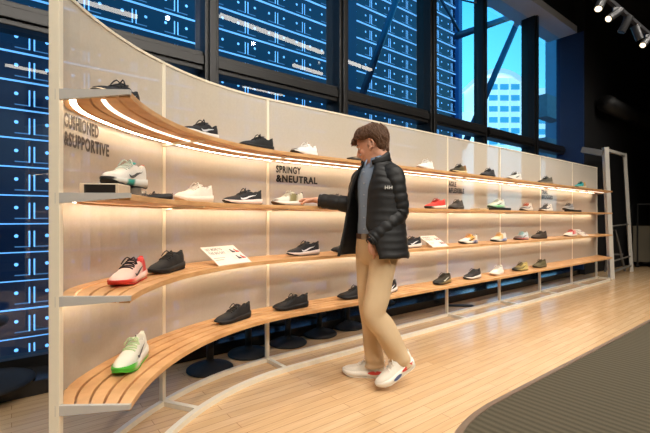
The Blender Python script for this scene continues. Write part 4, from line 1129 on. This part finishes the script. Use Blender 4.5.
# long white lamps whose reflections show in the glass
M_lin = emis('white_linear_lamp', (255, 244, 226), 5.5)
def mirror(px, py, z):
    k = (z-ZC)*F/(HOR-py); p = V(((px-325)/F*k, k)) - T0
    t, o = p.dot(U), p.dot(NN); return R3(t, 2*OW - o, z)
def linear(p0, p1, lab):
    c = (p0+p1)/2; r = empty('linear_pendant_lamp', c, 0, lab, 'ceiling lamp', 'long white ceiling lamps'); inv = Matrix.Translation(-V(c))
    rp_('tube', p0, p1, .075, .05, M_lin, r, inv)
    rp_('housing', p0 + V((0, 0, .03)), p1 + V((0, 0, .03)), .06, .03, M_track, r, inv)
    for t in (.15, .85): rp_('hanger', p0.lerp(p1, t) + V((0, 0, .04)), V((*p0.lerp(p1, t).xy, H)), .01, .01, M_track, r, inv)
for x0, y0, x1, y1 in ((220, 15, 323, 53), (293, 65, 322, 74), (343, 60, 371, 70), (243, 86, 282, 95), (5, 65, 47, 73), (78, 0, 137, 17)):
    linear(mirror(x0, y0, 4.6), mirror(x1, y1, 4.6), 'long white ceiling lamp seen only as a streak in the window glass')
# dim duct on the black wall
bm = bmesh.new(); tube(bm, [(R3(7.6, .42, 3.35), .16), (R3(9.5, .42, 3.35), .16), (R3(12.8, .42, 3.35), .16)], n=20, sub=1)
o = mk('air_duct', bm, mat('dull_black_duct', (30, 29, 29), .5)); tag(o, 'round dull black air duct running along the dark wall', 'air duct')

# ------------------------------------------------------------------ light
def spotlight(loc, aim, e, col=(1, .93, .83), size=1.7, blend=.8, rad=.12):  # out-of-frame spots added to fill the room, no fixtures built
    l = bpy.data.lights.new('spot', 'SPOT'); l.energy = e; l.color = col; l.spot_size = size; l.spot_blend = blend; l.shadow_soft_size = rad
    o = bpy.data.objects.new('unseen_fill_spot', l); COL.objects.link(o); o.location = loc
    o.rotation_euler = (V(aim)-V(loc)).to_track_quat('-Z', 'Y').to_euler()
for t in (-2.2, -.6, 1.0, 2.6, 4.2, 5.8):
    spotlight(R3(t, -1.9, 5.3), R3(t+.2, -.1, .5), 165, rad=.04)
for t in (-3.0, -1.0, 1.0, 3.0, 5.0):
    spotlight(R3(t, -4.2, 5.3), R3(t+.3, -1.0, 0), 220, size=1.7, rad=.04)
for t in (-2.5, 0.0, 2.5, 5.0):  # unseen row added to brighten the floor under the bench
    spotlight(R3(t, -6.8, 5.35), R3(t+.3, 0, .7), 520, size=1.2, rad=.03)

# world: clear cyan sky, paler towards the horizon
w = bpy.data.worlds.new('sky'); sc.world = w; w.use_nodes = True
nt = w.node_tree; nt.nodes.clear()
o_ = nt.nodes.new('ShaderNodeOutputWorld'); bg = nt.nodes.new('ShaderNodeBackground'); rp = nt.nodes.new('ShaderNodeValToRGB')
tcw = nt.nodes.new('ShaderNodeTexCoord'); sx = nt.nodes.new('ShaderNodeSeparateXYZ')
nt.links.new(tcw.outputs['Generated'], sx.inputs[0]); nt.links.new(sx.outputs[2], rp.inputs[0]); nt.links.new(rp.outputs[0], bg.inputs[0]); nt.links.new(bg.outputs[0], o_.inputs[0])
e = rp.color_ramp.elements; e[0].position = 0.0; e[0].color = (.05, .09, .12, 1)
k0 = e.new(.03); k0.color = (.50, .95, 1.0, 1)
e = rp.color_ramp.elements; e[len(e)-1].position = .55; e[len(e)-1].color = (.03, .42, .85, 1)
k = e.new(.22); k.color = (.20, .80, 1.0, 1)
bg.inputs[1].default_value = 2.6

sc.view_settings.view_transform = 'Standard'; sc.view_settings.look = 'None'
sc.view_settings.exposure = -0.08
sc.cycles.use_denoising = True
sc.cycles.max_bounces = 8; sc.cycles.transparent_max_bounces = 12
sc.cycles.sample_clamp_indirect = 6.0
